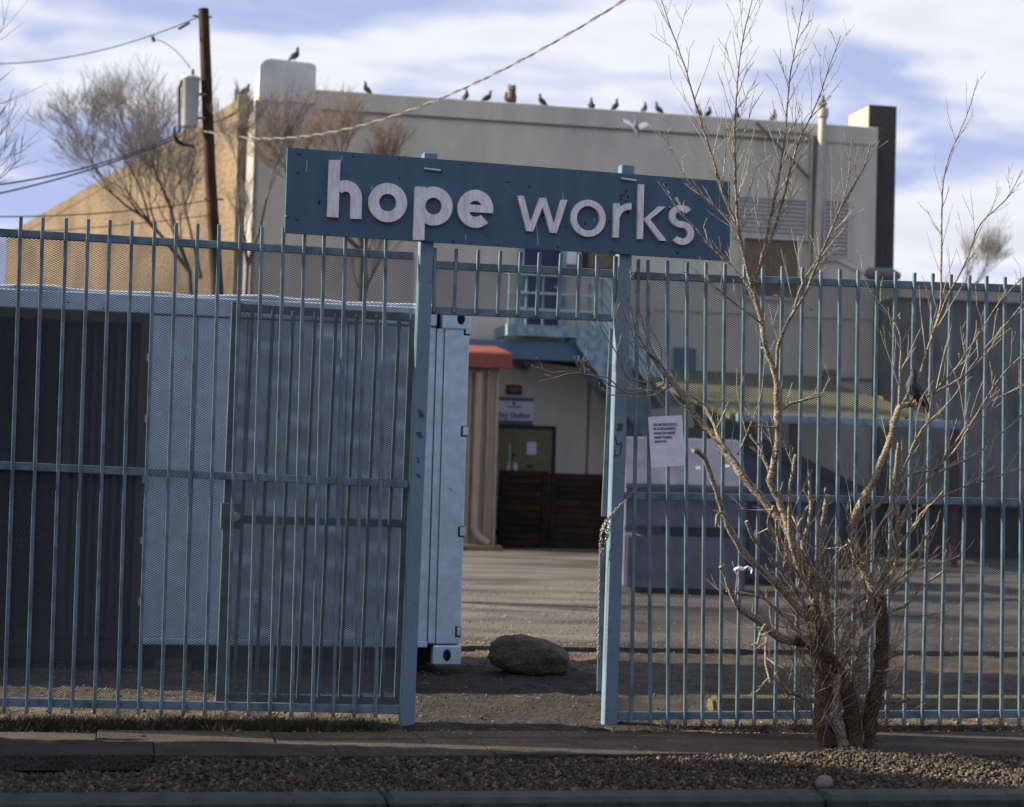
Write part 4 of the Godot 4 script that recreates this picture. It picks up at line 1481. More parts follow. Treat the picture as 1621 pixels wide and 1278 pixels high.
# ---------------------------------------------------------------- fence, gate and posts
func build_fence() -> void:
	var f := thing("steel_fence", "blue steel bar fence panel with mesh left of the gateway", "fence", Vector3.ZERO, "blue steel bar fence panels")
	rail(f, "top_rail", Vector3(-3.709,2.515,0) + Vector3(0, 0.0, 0), Vector3(-0.562,2.498,0), 0.042)
	rail(f, "middle_rail", Vector3(-3.66,1.327,0), Vector3(-0.555,1.268,0), 0.042)
	rail(f, "bottom_rail", Vector3(-3.61,0.111,0), Vector3(-0.559,0.066,0), 0.045)
	bar(f, -2.617, 2.597, -2.604, 0.041, 0)
	bar(f, -2.506, 2.598, -2.493, 0.041, 0)
	bar(f, -2.388, 2.6, -2.377, 0.039, 0)
	bar(f, -2.276, 2.601, -2.266, 0.039, 0)
	bar(f, -2.166, 2.602, -2.154, 0.038, 0)
	bar(f, -2.053, 2.604, -2.036, 0.037, 0)
	bar(f, -1.936, 2.605, -1.93, 0.036, 0)
	bar(f, -1.825, 2.606, -1.814, 0.035, 0)
	bar(f, -1.714, 2.608, -1.7, 0.034, 0)
	bar(f, -1.602, 2.609, -1.59, 0.033, 0)
	bar(f, -1.49, 2.61, -1.478, 0.032, 0)
	bar(f, -1.377, 2.611, -1.363, 0.031, 0)
	bar(f, -1.263, 2.613, -1.251, 0.03, 0)
	bar(f, -1.153, 2.614, -1.139, 0.029, 0)
	bar(f, -1.048, 2.615, -1.029, 0.028, 0)
	bar(f, -0.934, 2.617, -0.919, 0.027, 0)
	bar(f, -0.825, 2.618, -0.808, 0.026, 0)
	bar(f, -0.716, 2.619, -0.693, 0.025, 0)
	for k in 9:
		var x := -2.735 - 0.1165 * k
		bar(f, x, 2.585, x - 0.02 , 0.03, 0.0)
	mesh_panel(f, Vector3(-3.616,0.106,-0.036), Vector3(-0.554,0.055,-0.036), Vector3(-3.715,2.5,-0.036), Vector3(-0.549,2.496,-0.036))
	f = thing("steel_fence", "blue steel bar fence panel with mesh right of the gateway behind the shrub", "fence", Vector3.ZERO, "blue steel bar fence panels")
	rail(f, "top_rail", Vector3(0.652,2.451,0), Vector3(3.369,2.496,0), 0.042)
	rail(f, "middle_rail", Vector3(0.626,1.237,0), Vector3(3.389,1.266,0), 0.042)
	rail(f, "bottom_rail", Vector3(0.626,0.037,0), Vector3(3.41,0.06,0), 0.042)
	bar(f, 0.685, 2.54, 0.709, -0.025, 0)
	bar(f, 0.739, 2.54, 0.82, -0.025, 0)
	bar(f, 0.851, 2.541, 0.92, -0.024, 0)
	bar(f, 0.964, 2.541, 1.017, -0.024, 0)
	bar(f, 1.073, 2.542, 1.115, -0.024, 0)
	bar(f, 1.183, 2.542, 1.216, -0.024, 0)
	bar(f, 1.297, 2.542, 1.314, -0.024, 0)
	bar(f, 1.404, 2.543, 1.413, -0.023, 0)
	bar(f, 1.518, 2.543, 1.534, -0.023, 0)
	bar(f, 1.637, 2.544, 1.652, -0.023, 0)
	bar(f, 1.746, 2.544, 1.763, -0.023, 0)
	bar(f, 1.858, 2.545, 1.885, -0.022, 0)
	bar(f, 1.967, 2.545, 1.986, -0.022, 0)
	bar(f, 2.081, 2.545, 2.09, -0.022, 0)
	bar(f, 2.191, 2.546, 2.188, -0.022, 0)
	bar(f, 2.305, 2.546, 2.294, -0.021, 0)
	bar(f, 2.416, 2.547, 2.403, -0.021, 0)
	bar(f, 2.527, 2.547, 2.51, -0.021, 0)
	bar(f, 2.639, 2.547, 2.628, -0.021, 0)
	bar(f, 2.744, 2.548, 2.75, -0.02, 0)
	bar(f, 2.857, 2.548, 2.881, -0.02, 0)
	bar(f, 2.966, 2.549, 2.993, -0.02, 0)
	bar(f, 3.095, 2.55, 3.085, 0.0, 0.0)
	bar(f, 3.21, 2.55, 3.20, 0.0, 0.0)
	mesh_panel(f, Vector3(0.639,0.035,-0.036), Vector3(3.429,0.056,-0.036), Vector3(0.657,2.452,-0.036), Vector3(3.388,2.496,-0.036))
	# panel over the gateway
	f = thing("transom_panel", "short blue barred mesh panel spanning above the open gateway", "fence panel")
	rail(f, "top_rail", Vector3(-0.447,2.456,0), Vector3(0.562,2.457,0), 0.042)
	rail(f, "bottom_rail", Vector3(-0.453,2.209,0), Vector3(0.557,2.213,0), 0.042)
	bar(f, -0.449, 2.545, -0.446, 2.199, 0)
	bar(f, -0.332, 2.546, -0.335, 2.199, 0)
	bar(f, -0.21, 2.547, -0.214, 2.2, 0)
	bar(f, -0.088, 2.547, -0.096, 2.2, 0)
	bar(f, 0.024, 2.548, 0.016, 2.2, 0)
	bar(f, 0.129, 2.549, 0.12, 2.2, 0)
	bar(f, 0.249, 2.55, 0.238, 2.2, 0)
	bar(f, 0.354, 2.55, 0.348, 2.2, 0)
	bar(f, 0.452, 2.551, 0.451, 2.2, 0)
	bar(f, 0.554, 2.552, 0.551, 2.2, 0)
	mesh_panel(f, Vector3(-0.448,2.216,-0.036), Vector3(0.566,2.22,-0.036), Vector3(-0.441,2.456,-0.036), Vector3(0.571,2.458,-0.036))
	# gate leaf swung open behind the left panel
	var g := thing("gate_leaf", "open blue mesh gate leaf folded behind the left fence panel", "gate")
	var s := begin()
	beam(s, Vector3(-1.507,0.085,-0.14), Vector3(-1.492,2.218,-0.14), 0.05, 0.05, Vector3.RIGHT, 0.003)
	fin(s, "stile", M.steel, g)
	s = begin()
	beam(s, Vector3(-0.557,0.085,-0.12), Vector3(-0.535,2.195,-0.12), 0.045, 0.05, Vector3.RIGHT, 0.003)
	fin(s, "stile", M.steel, g)
	for e in [["top_rail", Vector3(-1.474,2.188,-0.14), Vector3(-0.552,2.177,-0.12)], ["middle_rail", Vector3(-1.487,1.056,-0.14), Vector3(-0.566,1.055,-0.12)], ["bottom_rail", Vector3(-1.488,0.112,-0.14), Vector3(-0.571,0.099,-0.12)]]:
		s = begin()
		beam(s, e[1] + Vector3(0, 0, -0.008), e[2] + Vector3(0, 0, -0.008), 0.045, 0.03, Vector3.UP, 0.003)
		fin(s, e[0], M.steel, g)
	bar(g, -1.405, 2.18, -1.439, 0.108, -0.12)
	bar(g, -1.297, 2.179, -1.322, 0.108, -0.12)
	bar(g, -1.189, 2.179, -1.209, 0.109, -0.12)
	bar(g, -1.07, 2.178, -1.098, 0.109, -0.12)
	bar(g, -0.958, 2.177, -0.987, 0.11, -0.12)
	bar(g, -0.845, 2.177, -0.875, 0.111, -0.12)
	bar(g, -0.735, 2.176, -0.763, 0.111, -0.12)
	bar(g, -0.614, 2.176, -0.65, 0.112, -0.12)
	mesh_panel(g, Vector3(-1.493,0.108,-0.17), Vector3(-0.56,0.095,-0.15), Vector3(-1.48,2.187,-0.17), Vector3(-0.54,2.18,-0.15))
	s = begin()
	plate(s, Rect2(-1.538,1.004,0.123,0.137), -0.18, -0.105, 0.004)
	var lock := fin(s, "lock_box", M.steel, g)
	s = begin()
	var lc := Vector3(-1.459,1.071,-0.1)
	tube(s, [lc + Vector3(0, 0, -0.02), lc + Vector3(0, 0, 0.012), lc + Vector3(0, 0, 0.018)], [0.026, 0.026, 0.018], 16)
	fin(s, "lock_cylinder", M.bare_metal, lock)
	# posts
	var p := thing("gate_post", "left square blue gate post carrying the sign", "post", Vector3.ZERO, "gate posts")
	s = begin()
	beam(s, Vector3(-0.526,-0.021,0) + Vector3(0, -0.05, -0.005), Vector3(-0.491,3.057,0) + Vector3(0, 0, -0.005), 0.076, 0.076, Vector3.RIGHT, 0.005)
	fin(s, "tube", M.post, p)
	post_mark(p, Rect2(-0.53,1.621,0.048,0.047), 401)
	post_mark(p, Rect2(-0.53,1.516,0.048,0.034), 402)
	post_mark(p, Rect2(-0.519,1.377,0.017,0.04), 403)
	post_mark(p, Rect2(-0.527,1.303,0.041,0.024), 404)
	p = thing("gate_post", "right square blue gate post with the chain wrapped round it", "post", Vector3.ZERO, "gate posts")
	s = begin()
	beam(s, Vector3(0.589,-0.025,0) + Vector3(0, -0.05, -0.005), Vector3(0.607,3.058,0) + Vector3(0, 0, -0.005), 0.076, 0.076, Vector3.RIGHT, 0.005)
	fin(s, "tube", M.post, p)
	s = begin()
	beam(s, Vector3(0.546,1.12,-0.05), Vector3(0.565,2.158,-0.05), 0.038, 0.008, Vector3.RIGHT, 0.002)
	fin(s, "stop_plate", M.steel, p)
	s = begin()
	beam(s, Vector3(0.546,0.164,-0.05), Vector3(0.54,0.947,-0.05), 0.038, 0.008, Vector3.RIGHT, 0.002)
	fin(s, "stop_plate", M.steel, p)
	post_mark(p, Rect2(0.575,1.589,0.05,0.045), 405)
	post_scrawl(p, [[Vector3(0.573,1.564,0.034), Vector3(0.585,1.513,0.034)], [Vector3(0.585,1.513,0.034), Vector3(0.61,1.524,0.034)], [Vector3(0.61,1.531,0.034), Vector3(0.604,1.458,0.034)], [Vector3(0.575,1.488,0.034), Vector3(0.572,1.457,0.034)], [Vector3(0.572,1.457,0.034), Vector3(0.594,1.454,0.034)]])

# a scrubbed patch of old marker on a post
func post_mark(p: Node3D, r: Rect2, seed_: int) -> void:
	rng.seed = seed_
	var s := begin()
	for k in 3:
		var c := r.get_center() + Vector2(rng.randf_range(-0.2, 0.2) * r.size.x, (k - 1) * 0.28 * r.size.y)
		var o := []
		for i in 11:
			var a := TAU * i / 11
			var w := rng.randf_range(0.55, 1.1)
			o.append(c + Vector2(cos(a) * r.size.x * 0.42 * w, sin(a) * r.size.y * 0.22 * w))
		prism(s, o, r_z - 0.001, r_z + 0.0004 * k)
	fin(s, "smudge", M.smudge, p)

# strokes of marker on a post
func post_scrawl(p: Node3D, strokes: Array) -> void:
	var s := begin()
	for e in strokes:
		beam(s, e[0], e[1], 0.006, 0.0016, Vector3.RIGHT)
	fin(s, "scrawl", M.ink, p)

var r_z := 0.0336

func build_sign() -> void:
	var sign := thing("gateway_sign", "long dark blue hope works sign with raised grey letters above the gateway", "sign")
	var s := begin()
	prism(s, [Vector2(-1.262,3.03), Vector2(1.182,2.991), Vector2(1.191,2.551), Vector2(-1.262,2.578)], 0.036, 0.070)
	fin(s, "board", M.board, sign)
	s = begin()
	slab_poly(s, [Vector2(-1.044,2.972), Vector2(-0.983,2.975), Vector2(-0.984,2.668), Vector2(-1.045,2.669)], 0)
	arc_stroke(s, Vector2(-0.95,2.781), 0.057, 0.058, -1, 140, 0.06, 1)
	slab_poly(s, [Vector2(-0.923,2.783), Vector2(-0.863,2.785), Vector2(-0.861,2.667), Vector2(-0.922,2.666)], 2)
	fin(s, "letter", M.letter, sign)
	s = begin()
	arc_stroke(s, Vector2(-0.724,2.763), 0.075, 0.076, 0, 360, 0.058, 0)
	fin(s, "letter", M.letter, sign)
	s = begin()
	slab_poly(s, [Vector2(-0.581,2.857), Vector2(-0.525,2.858), Vector2(-0.521,2.573), Vector2(-0.582,2.571)], 0)
	arc_stroke(s, Vector2(-0.477,2.758), 0.074, 0.075, 0, 360, 0.059, 1)
	fin(s, "letter", M.letter, sign)
	s = begin()
	arc_stroke(s, Vector2(-0.249,2.756), 0.068, 0.073, -7, 316, 0.059, 0)
	slab_poly(s, [Vector2(-0.296,2.778), Vector2(-0.153,2.775), Vector2(-0.153,2.738), Vector2(-0.295,2.737)], 1)
	fin(s, "letter", M.letter, sign)
	s = begin()
	slab_poly(s, [Vector2(-0.021,2.839), Vector2(0.013,2.841), Vector2(0.055,2.701), Vector2(0.102,2.835), Vector2(0.136,2.837), Vector2(0.184,2.699), Vector2(0.22,2.832), Vector2(0.256,2.833), Vector2(0.201,2.649), Vector2(0.165,2.649), Vector2(0.119,2.787), Vector2(0.071,2.651), Vector2(0.035,2.651)], 0)
	fin(s, "letter", M.letter, sign)
	s = begin()
	arc_stroke(s, Vector2(0.374,2.739), 0.081, 0.084, 0, 360, 0.034, 0)
	fin(s, "letter", M.letter, sign)
	s = begin()
	slab_poly(s, [Vector2(0.515,2.83), Vector2(0.549,2.83), Vector2(0.548,2.642), Vector2(0.515,2.642)], 0)
	arc_stroke(s, Vector2(0.617,2.749), 0.083, 0.069, 92, 176, 0.035, 1)
	fin(s, "letter", M.letter, sign)
	s = begin()
	slab_poly(s, [Vector2(0.651,2.941), Vector2(0.683,2.942), Vector2(0.685,2.642), Vector2(0.652,2.641)], 0)
	slab_poly(s, [Vector2(0.767,2.826), Vector2(0.808,2.826), Vector2(0.721,2.75), Vector2(0.684,2.748)], 1)
	slab_poly(s, [Vector2(0.684,2.75), Vector2(0.719,2.754), Vector2(0.82,2.638), Vector2(0.778,2.638)], 2)
	fin(s, "letter", M.letter, sign)
	s = begin()
	arc_stroke(s, Vector2(0.899,2.779), 0.051, 0.045, 38, 284, 0.035, 0)
	arc_stroke(s, Vector2(0.906,2.686), 0.05, 0.047, -142, 104, 0.035, 1)
	fin(s, "letter", M.letter, sign)

	for e in [[Vector3(-0.533,2.959,0.08), Vector3(-0.443,2.954,0.08)], [Vector3(0.556,2.969,0.08), Vector3(0.642,2.963,0.08)]]:
		s = begin()
		rod(s, e[0], e[1], 0.007, 8)
		fin(s, "bracket", M.bare_metal, sign)
	for e in [[Vector3(-0.974,3.002,0.071), Vector3(-0.979,2.968,0.071)], [Vector3(-1.157,2.97,0.071), Vector3(-1.158,2.906,0.071)], [Vector3(0.092,2.702,0.071), Vector3(0.106,2.582,0.071)], [Vector3(0.235,2.875,0.071), Vector3(0.236,2.837,0.071)], [Vector3(0.412,2.747,0.071), Vector3(0.416,2.726,0.071)], [Vector3(-0.291,2.62,0.071), Vector3(-0.293,2.585,0.071)], [Vector3(-0.807,2.853,0.071), Vector3(-0.81,2.832,0.071)]]:
		s = begin()
		beam(s, e[0], e[1], 0.004, 0.0012)
		fin(s, "scratch", M.scratch, sign)
	for e in [Vector3(0.564,2.877,0.071), Vector3(0.579,2.881,0.071), Vector3(0.6,2.872,0.071), Vector3(0.561,2.856,0.071), Vector3(0.59,2.847,0.071), Vector3(-1.086,2.742,0.071), Vector3(-1.083,2.756,0.071), Vector3(0.123,2.741,0.101)]:
		s = begin()
		box(s, e, Vector3(rng.randf_range(0.006, 0.012), rng.randf_range(0.008, 0.02), 0.0012), Basis(Vector3.BACK, rng.randf_range(-0.4, 0.4)))
		fin(s, "gouge", M.hole, sign)
	for e in [Vector3(-1.201,3.002,0.07), Vector3(-1.2,2.655,0.07), Vector3(1.147,2.952,0.07), Vector3(1.144,2.605,0.07), Vector3(-1.254,2.663,0.07)]:
		s = begin()
		tube(s, [e + Vector3(0, 0, -0.003), e + Vector3(0, 0, 0.006), e + Vector3(0, 0, 0.009)], [0.009, 0.009, 0.005], 8)
		fin(s, "bolt", M.board, sign)

# ---------------------------------------------------------------- utility pole and cables
func build_poles_and_cables() -> void:
	var zp := -22.0
	var top := Vector3(-1.13,9.105,-22)
	var foot := Vector3(-0.744,4.253,-22)
	var low := foot + (foot - top).normalized() * (foot.y + 0.3)
	low.y = -0.2
	var p := thing("utility_pole", "tall brown wooden utility pole carrying the grey transformer", "utility pole")
	var s := begin()
	tube(s, [low, low.lerp(top, 0.35) + Vector3(0.03, 0, 0), low.lerp(top, 0.7) + Vector3(-0.02, 0, 0), top], [0.125, 0.112, 0.098, 0.088], 14)
	fin(s, "shaft", M.pole, p)
	s = begin()
	for y in [Vector3(-1.147,8.975,-22), Vector3(-0.853,5.9,-22)]:
		rod(s, y + Vector3(-0.16, 0, 0.0), y + Vector3(0.16, 0, 0.0), 0.02, 6)
	fin(s, "bolt", M.conduit, p)
	var t := thing("transformer", "grey cylindrical transformer can hung on the wooden pole", "transformer")
	s = begin()
	var c := Vector3(-1.299,7.061,-21.9)
	var h := Vector3(-1.328,7.912,-21.9).y - c.y
	lathe(s, c, [Vector2(0.0, 0.0), Vector2(0.125, 0.0), Vector2(0.14, 0.02), Vector2(0.145, h - 0.05), Vector2(0.155, h - 0.045), Vector2(0.16, h - 0.01), Vector2(0.15, h), Vector2(0.05, h + 0.03), Vector2(0.0, h + 0.03)], 24)
	fin(s, "tank", M.tank, t)
	s = begin()
	lathe(s, c + Vector3(0.02, h + 0.02, 0), [Vector2(0.045, 0), Vector2(0.03, 0.03), Vector2(0.042, 0.05), Vector2(0.028, 0.07), Vector2(0.038, 0.09), Vector2(0.02, 0.12), Vector2(0.0, 0.125)], 12)
	fin(s, "bushing", M.porcelain, t)
	for k in 2:
		s = begin()
		span(s, c + Vector3(0.13, 0.15 + 0.40 * k, -0.03), c + Vector3(0.26, 0.19 + 0.40 * k, 0.03))
		fin(s, "bracket", M.conduit, t)
	s = begin()
	tube(s, [c + Vector3(-0.15, h - 0.06, 0.02), c + Vector3(-0.19, h - 0.2, 0.02), c + Vector3(-0.17, 0.1, 0.02), c + Vector3(-0.16, -0.1, 0.02)], [0.02, 0.03, 0.022, 0.02], 8)
	fin(s, "arrester", M.cable, t)
	# cables
	cable("power_line", "thin dark power line leaving the pole top towards the left", Vector3(-1.168,8.984,-22), Vector3(-5.409,8.113,-23), 0.30, 0.009, M.cable)
	cable("jumper_wire", "crinkled jumper wire dropping to the transformer bushing", Vector3(-1.937,8.53,-22), Vector3(-1.318,8.062,-21.9), -0.10, 0.007, M.cable)
	var sp := thing("line_splice", "dark clamp on the power line left of the pole", "clamp")
	s = begin()
	rod(s, Vector3(-1.536,8.743,-22.05), Vector3(-1.352,8.859,-22.03), 0.022, 8)
	rod(s, Vector3(-1.959,8.594,-22.1), Vector3(-1.925,8.511,-22.1), 0.03, 8)
	fin(s, "sleeve", M.cable, sp)
	cable("service_cable", "pale twisted service cable rising from the pole to the upper right", Vector3(-1.105,7.031,-21.9), Vector3(2.613,6.066,-7.5), 0.62, 0.0075, [M.cable_bare, M.cable], 2)
	cable("service_cable", "thick black bundled cable sagging left from the transformer, upper run", Vector3(-1.477,6.944,-21.9), Vector3(-4.378,4.995,-16), 0.16, 0.013, M.cable)
	cable("service_cable", "thick black bundled cable sagging left from the transformer, lower run", Vector3(-1.434,6.904,-21.9), Vector3(-4.372,4.826,-16), 0.10, 0.013, M.cable)
	cable("service_cable", "dark cable from the pole to the brown pilaster", Vector3(-0.98,7.164,-22), Vector3(0.241,9.28,-30), 0.08, 0.016, M.cable)
	cable("telephone_line", "thin telephone line meeting the pole low down, upper of two", Vector3(-0.852,5.889,-22), Vector3(-4.636,5.006,-19), 0.10, 0.010, M.cable)
	cable("telephone_line", "thin telephone line meeting the pole low down, lower of two", Vector3(-0.833,5.634,-22), Vector3(-4.625,4.724,-19), 0.05, 0.008, M.cable)
	var dr := thing("drip_loop", "black drip loop hanging from the transformer cables", "cable")
	s = begin()
	tube(s, [Vector3(-1.545,7.058,-21.85), Vector3(-1.55,6.909,-21.85), Vector3(-1.484,6.807,-21.85), Vector3(-1.368,6.751,-21.85), Vector3(-1.222,6.749,-21.85), Vector3(-1.176,6.624,-21.85), Vector3(-1.243,6.44,-21.85), Vector3(-1.308,6.224,-21.85)], [0.02, 0.035, 0.04, 0.03, 0.02, 0.016, 0.014, 0.01], 8)
	fin(s, "loop", M.cable, dr)

# ---------------------------------------------------------------- trees
func build_trees() -> void:
	var q := Vector3(-0.877,4.797,-25)
	var foot := Vector3(q.x, 0, -25)
	bare_tree("broad bare tree left of the utility pole with fanned branches", foot, [
		[Vector3.ZERO, Vector3(-1.134,4.97,-25) - foot, 0.11, 2, 0.8], [Vector3(-1.134,4.97,-25) - foot, Vector3(-1.893,5.859,-25) - foot, 0.06, 3, 0.82], [Vector3(-1.134,4.97,-25) - foot, Vector3(-1.552,6.128,-24.3) - foot, 0.055, 3, 0.85],
		[Vector3(-0.925,4.864,-25) - foot, Vector3(-1.255,6.267,-25.6) - foot, 0.05, 3, 0.82], [Vector3(-1.893,5.859,-25) - foot, Vector3(-2.657,6.395,-25) - foot, 0.035, 3, 0.72], [Vector3(-1.893,5.859,-25) - foot, Vector3(-2.283,6.936,-25.5) - foot, 0.035, 3, 0.72]], 4, 0.72, 0.45, M.far_twig, 501)
	q = Vector3(-0.348,4.331,-20)
	foot = Vector3(q.x, 0, -20)
	bare_tree("slender bare tree between the utility pole and the sign", foot, [
		[Vector3.ZERO, Vector3(-0.356,4.591,-20) - foot, 0.07, 1, 0.5], [Vector3(-0.356,4.591,-20) - foot, Vector3(-0.571,5.984,-20) - foot, 0.04, 2, 0.6], [Vector3(-0.356,4.591,-20) - foot, Vector3(-0.069,5.812,-20) - foot, 0.04, 2, 0.55]], 4, 0.5, 0.9, M.far_twig, 502)
	q = Vector3(1.929,5.362,-24)
	foot = Vector3(q.x, 0, -24)
	bare_tree("reddish bare tree whose top shows above the sign's left half", foot, [
		[Vector3.ZERO, Vector3(1.922,5.592,-24) - foot, 0.11, 2, 0.6], [Vector3(1.925,5.477,-24) - foot, Vector3(1.488,6.602,-24) - foot, 0.06, 3, 0.55], [Vector3(1.925,5.477,-24) - foot, Vector3(2.296,6.534,-24) - foot, 0.06, 3, 0.5], [Vector3(1.929,5.362,-24) - foot, Vector3(1.047,6.118,-24) - foot, 0.06, 3, 0.6]], 4, 0.55, 0.6, M.red_twig, 503)
	foot = Vector3(-4.70, 0, -11)
	bare_tree("dark bare tree cut by the left edge of the picture", foot, [
		[Vector3.ZERO, Vector3(0.1, 3.2, 0), 0.13, 3, 1.1], [Vector3(0.1, 2.2, 0), Vector3(0.35, 4.0, 0.2), 0.06, 4, 0.8], [Vector3(0.1, 3.0, 0), Vector3(0.15, 4.6, 0), 0.07, 5, 0.75]], 4, 0.65, 0.7, M.far_bark, 504)
	q = Vector3(18.138,6.215,-34)
	foot = Vector3(q.x, 0, -24)
	foot = Vector3(23.163,7.442,-45)
	foot.y = 0
	bare_tree("small distant bare tree above the low building at right", foot, [
		[Vector3.ZERO, Vector3(23.1,7.439,-45) - foot, 0.12, 3, 0.8], [Vector3(23.102,7.34,-45) - foot, Vector3(23.578,7.857,-45) - foot, 0.05, 3, 0.7]], 4, 0.6, 0.8, M.far_bark, 505)
	# an unseen evergreen bush added beyond the frame to shade pavement and gravel
	rng.seed = 506
	var h := thing("shade_bush", "unseen evergreen bush added left of the view as a shade caster", "bush", Vector3(-4.75, -0.1, 0.95))
	var s := begin()
	tube(s, [Vector3(0, 0, 0), Vector3(0, 1.2, 0)], [0.08, 0.06], 8)
	fin(s, "trunk", M.far_bark, h)
	var leaf := begin()
	for g in 6:
		var b := Basis(Vector3(rng.randf_range(-1, 1), rng.randf_range(-1, 1), rng.randf_range(-1, 1)).normalized(), rng.randf() * TAU)
		quad(leaf, b * Vector3(-0.5, 0, 0), b * Vector3(0, 0.15, 0.2), b * Vector3(0.5, 0, 0), b * Vector3(0, -0.1, -0.2), b * Vector3.UP)
	leaf.generate_normals()
	var where := []
	for i in 16000:
		var u := Vector3(rng.randfn(0, 1), rng.randfn(0, 1), rng.randfn(0, 1)).normalized() * pow(rng.randf(), 0.4)
		where.append(Transform3D(Basis(Vector3.UP, rng.randf() * TAU).scaled(Vector3.ONE * rng.randf_range(0.08, 0.15)), Vector3(0, 2.35, 0) + u * Vector3(1.55, 2.3, 1.0)))
	many(leaf.commit(), "foliage", M.leaf, h, where)

# ---------------------------------------------------------------- birds
func build_birds() -> void:
	rng.seed = 61
	var on := "pigeons along the roof edge"
	var y := 8.985
	for e in [
		["dark pigeon farthest left on the flat parapet, facing left", 589.0, PI, 0.55, 1.0], ["pale headed pigeon at the start of the middle parapet group", 757.0, 0.2, 0.75, 0.95], ["pigeon just left of the owl figure, facing right", 793.0, 0.0, 0.35, 1.0],
		["pigeon pressed against the left side of the owl figure", 828.0, 2.6, 0.6, 0.95], ["pigeon just right of the owl figure, facing left", 887.0, PI, 0.5, 1.0], ["upright pigeon seen end-on above the flying bird's left wing", 970.0, 1.5, 0.8, 0.95],
		["pigeon leaning right directly above the flying bird", 1010.0, 0.1, 0.6, 1.0], ["brownish pigeon left of the tall shrub stems", 1060.0, 0.6, 0.75, 0.9], ["pigeon crouching beside the leftmost shrub stem", 1084.0, 2.9, 0.5, 1.0],
		["left bird of the pair behind the second shrub stem", 1151.0, 2.8, 0.7, 1.0], ["right bird of the pair behind the second shrub stem", 1168.0, 0.4, 0.7, 0.9], ["lone pigeon between the tall shrub stems", 1215.0, 1.2, 0.8, 0.95], ["last pigeon on the parapet before the drain pipe", 1277.0, 0.3, 0.7, 1.0]]:
		var x := pix(e[1])
		pigeon(e[0], Vector3(x, y, -27.62), e[2], e[3], 0.98 * e[4], M.bird_dark, on)
	pigeon("pigeon perched on the white corner pylon", Vector3(0.861,9.595,-27.8), 0.2, 0.5, 1.1, M.bird_dark, on)
	pigeon("pigeon perched on the drain pipe cap near the chimney", Vector3(11.863,9.271,-27.3), 1.0, 0.8, 1.05, M.bird_dark, on)
	pigeon("pigeon huddled on the brown pilaster cap", Vector3(0.02, 9.34, -30.4), 0.4, 0.3, 1.1, M.bird_dark, on)
	# decoy owl
	var o := thing("owl_figure", "upright horned owl decoy standing among the pigeons", "figure", Vector3(pix(835.0), y, -27.62))
	var s := begin()
	lathe(s, Vector3.ZERO, [Vector2(0.0, 0.0), Vector2(0.075, 0.0), Vector2(0.10, 0.07), Vector2(0.105, 0.16), Vector2(0.085, 0.23), Vector2(0.078, 0.26), Vector2(0.088, 0.30), Vector2(0.085, 0.35), Vector2(0.05, 0.385), Vector2(0.0, 0.39)], 18)
	fin(s, "body", M.owl, o)
	for x in [-0.055, 0.055]:
		s = begin()
		tube(s, [Vector3(x, 0.35, 0), Vector3(x * 1.25, 0.43, 0)], [0.028, 0.004], 8)
		fin(s, "ear_tuft", M.owl, o)
	s = begin()
	tube(s, [Vector3(0, 0.31, 0.08), Vector3(0, 0.285, 0.105)], [0.014, 0.003], 6)
	fin(s, "beak", M.beak, o)
	# bird on the wing
	var f := thing("pigeon", "grey and white pigeon flying with raised wings below the parapet", "pigeon", Vector3(6.602,7.659,-22.6))
	s = begin()
	bird_body(s, -0.15)
	fin(s, "body", M.bird_grey, f)
	for z in [-1.0, 1.0]:
		s = begin()
		var o2 := [Vector3(0.06, 0.03, 0.03 * z), Vector3(0.15, 0.06, 0.15 * z), Vector3(0.17, 0.07, 0.31 * z), Vector3(0.09, 0.06, 0.28 * z), Vector3(0.02, 0.05, 0.14 * z), Vector3(-0.05, 0.015, 0.03 * z)]
		for side in [-0.004, 0.004]:
			var d := Vector3(0, side, 0)
			quad(s, o2[0] + d, o2[1] + d, o2[4] + d, o2[5] + d, Vector3(0, side, 0))
			quad(s, o2[1] + d, o2[2] + d, o2[3] + d, o2[4] + d, Vector3(0, side, 0))
		fin(s, "wing", M.bird_pale, f)
		s = begin()
		tube(s, [Vector3(0.162, 0.065, 0.25 * z), Vector3(0.17, 0.07, 0.31 * z), Vector3(0.10, 0.062, 0.285 * z)], [0.008, 0.010, 0.006], 6)
		fin(s, "wing_tip", M.bird_dark, f)
	f.basis = Basis(Vector3.UP, 0.3) * Basis(Vector3(0, 0.80, -0.6), Vector3(0, 0.6, 0.80), Vector3(1, 0, 0)) * Basis.from_scale(Vector3.ONE * 0.95)
	# the near bird in the shrub
	var n := pigeon("dark pigeon perched in the shrub on a cut branch stub", Vector3(2.006,1.756,0.75), PI - 0.1, 0.72, 0.70, M.bird_dark, "")
	n.remove_meta("group")

# where along the parapet a bird sits: metres from the corner
func pix(p: float) -> float:
	return 1.28 + (p - 500.0) * 0.01248 + (p - 500.0) * (p - 1390.0) * 0.00000095

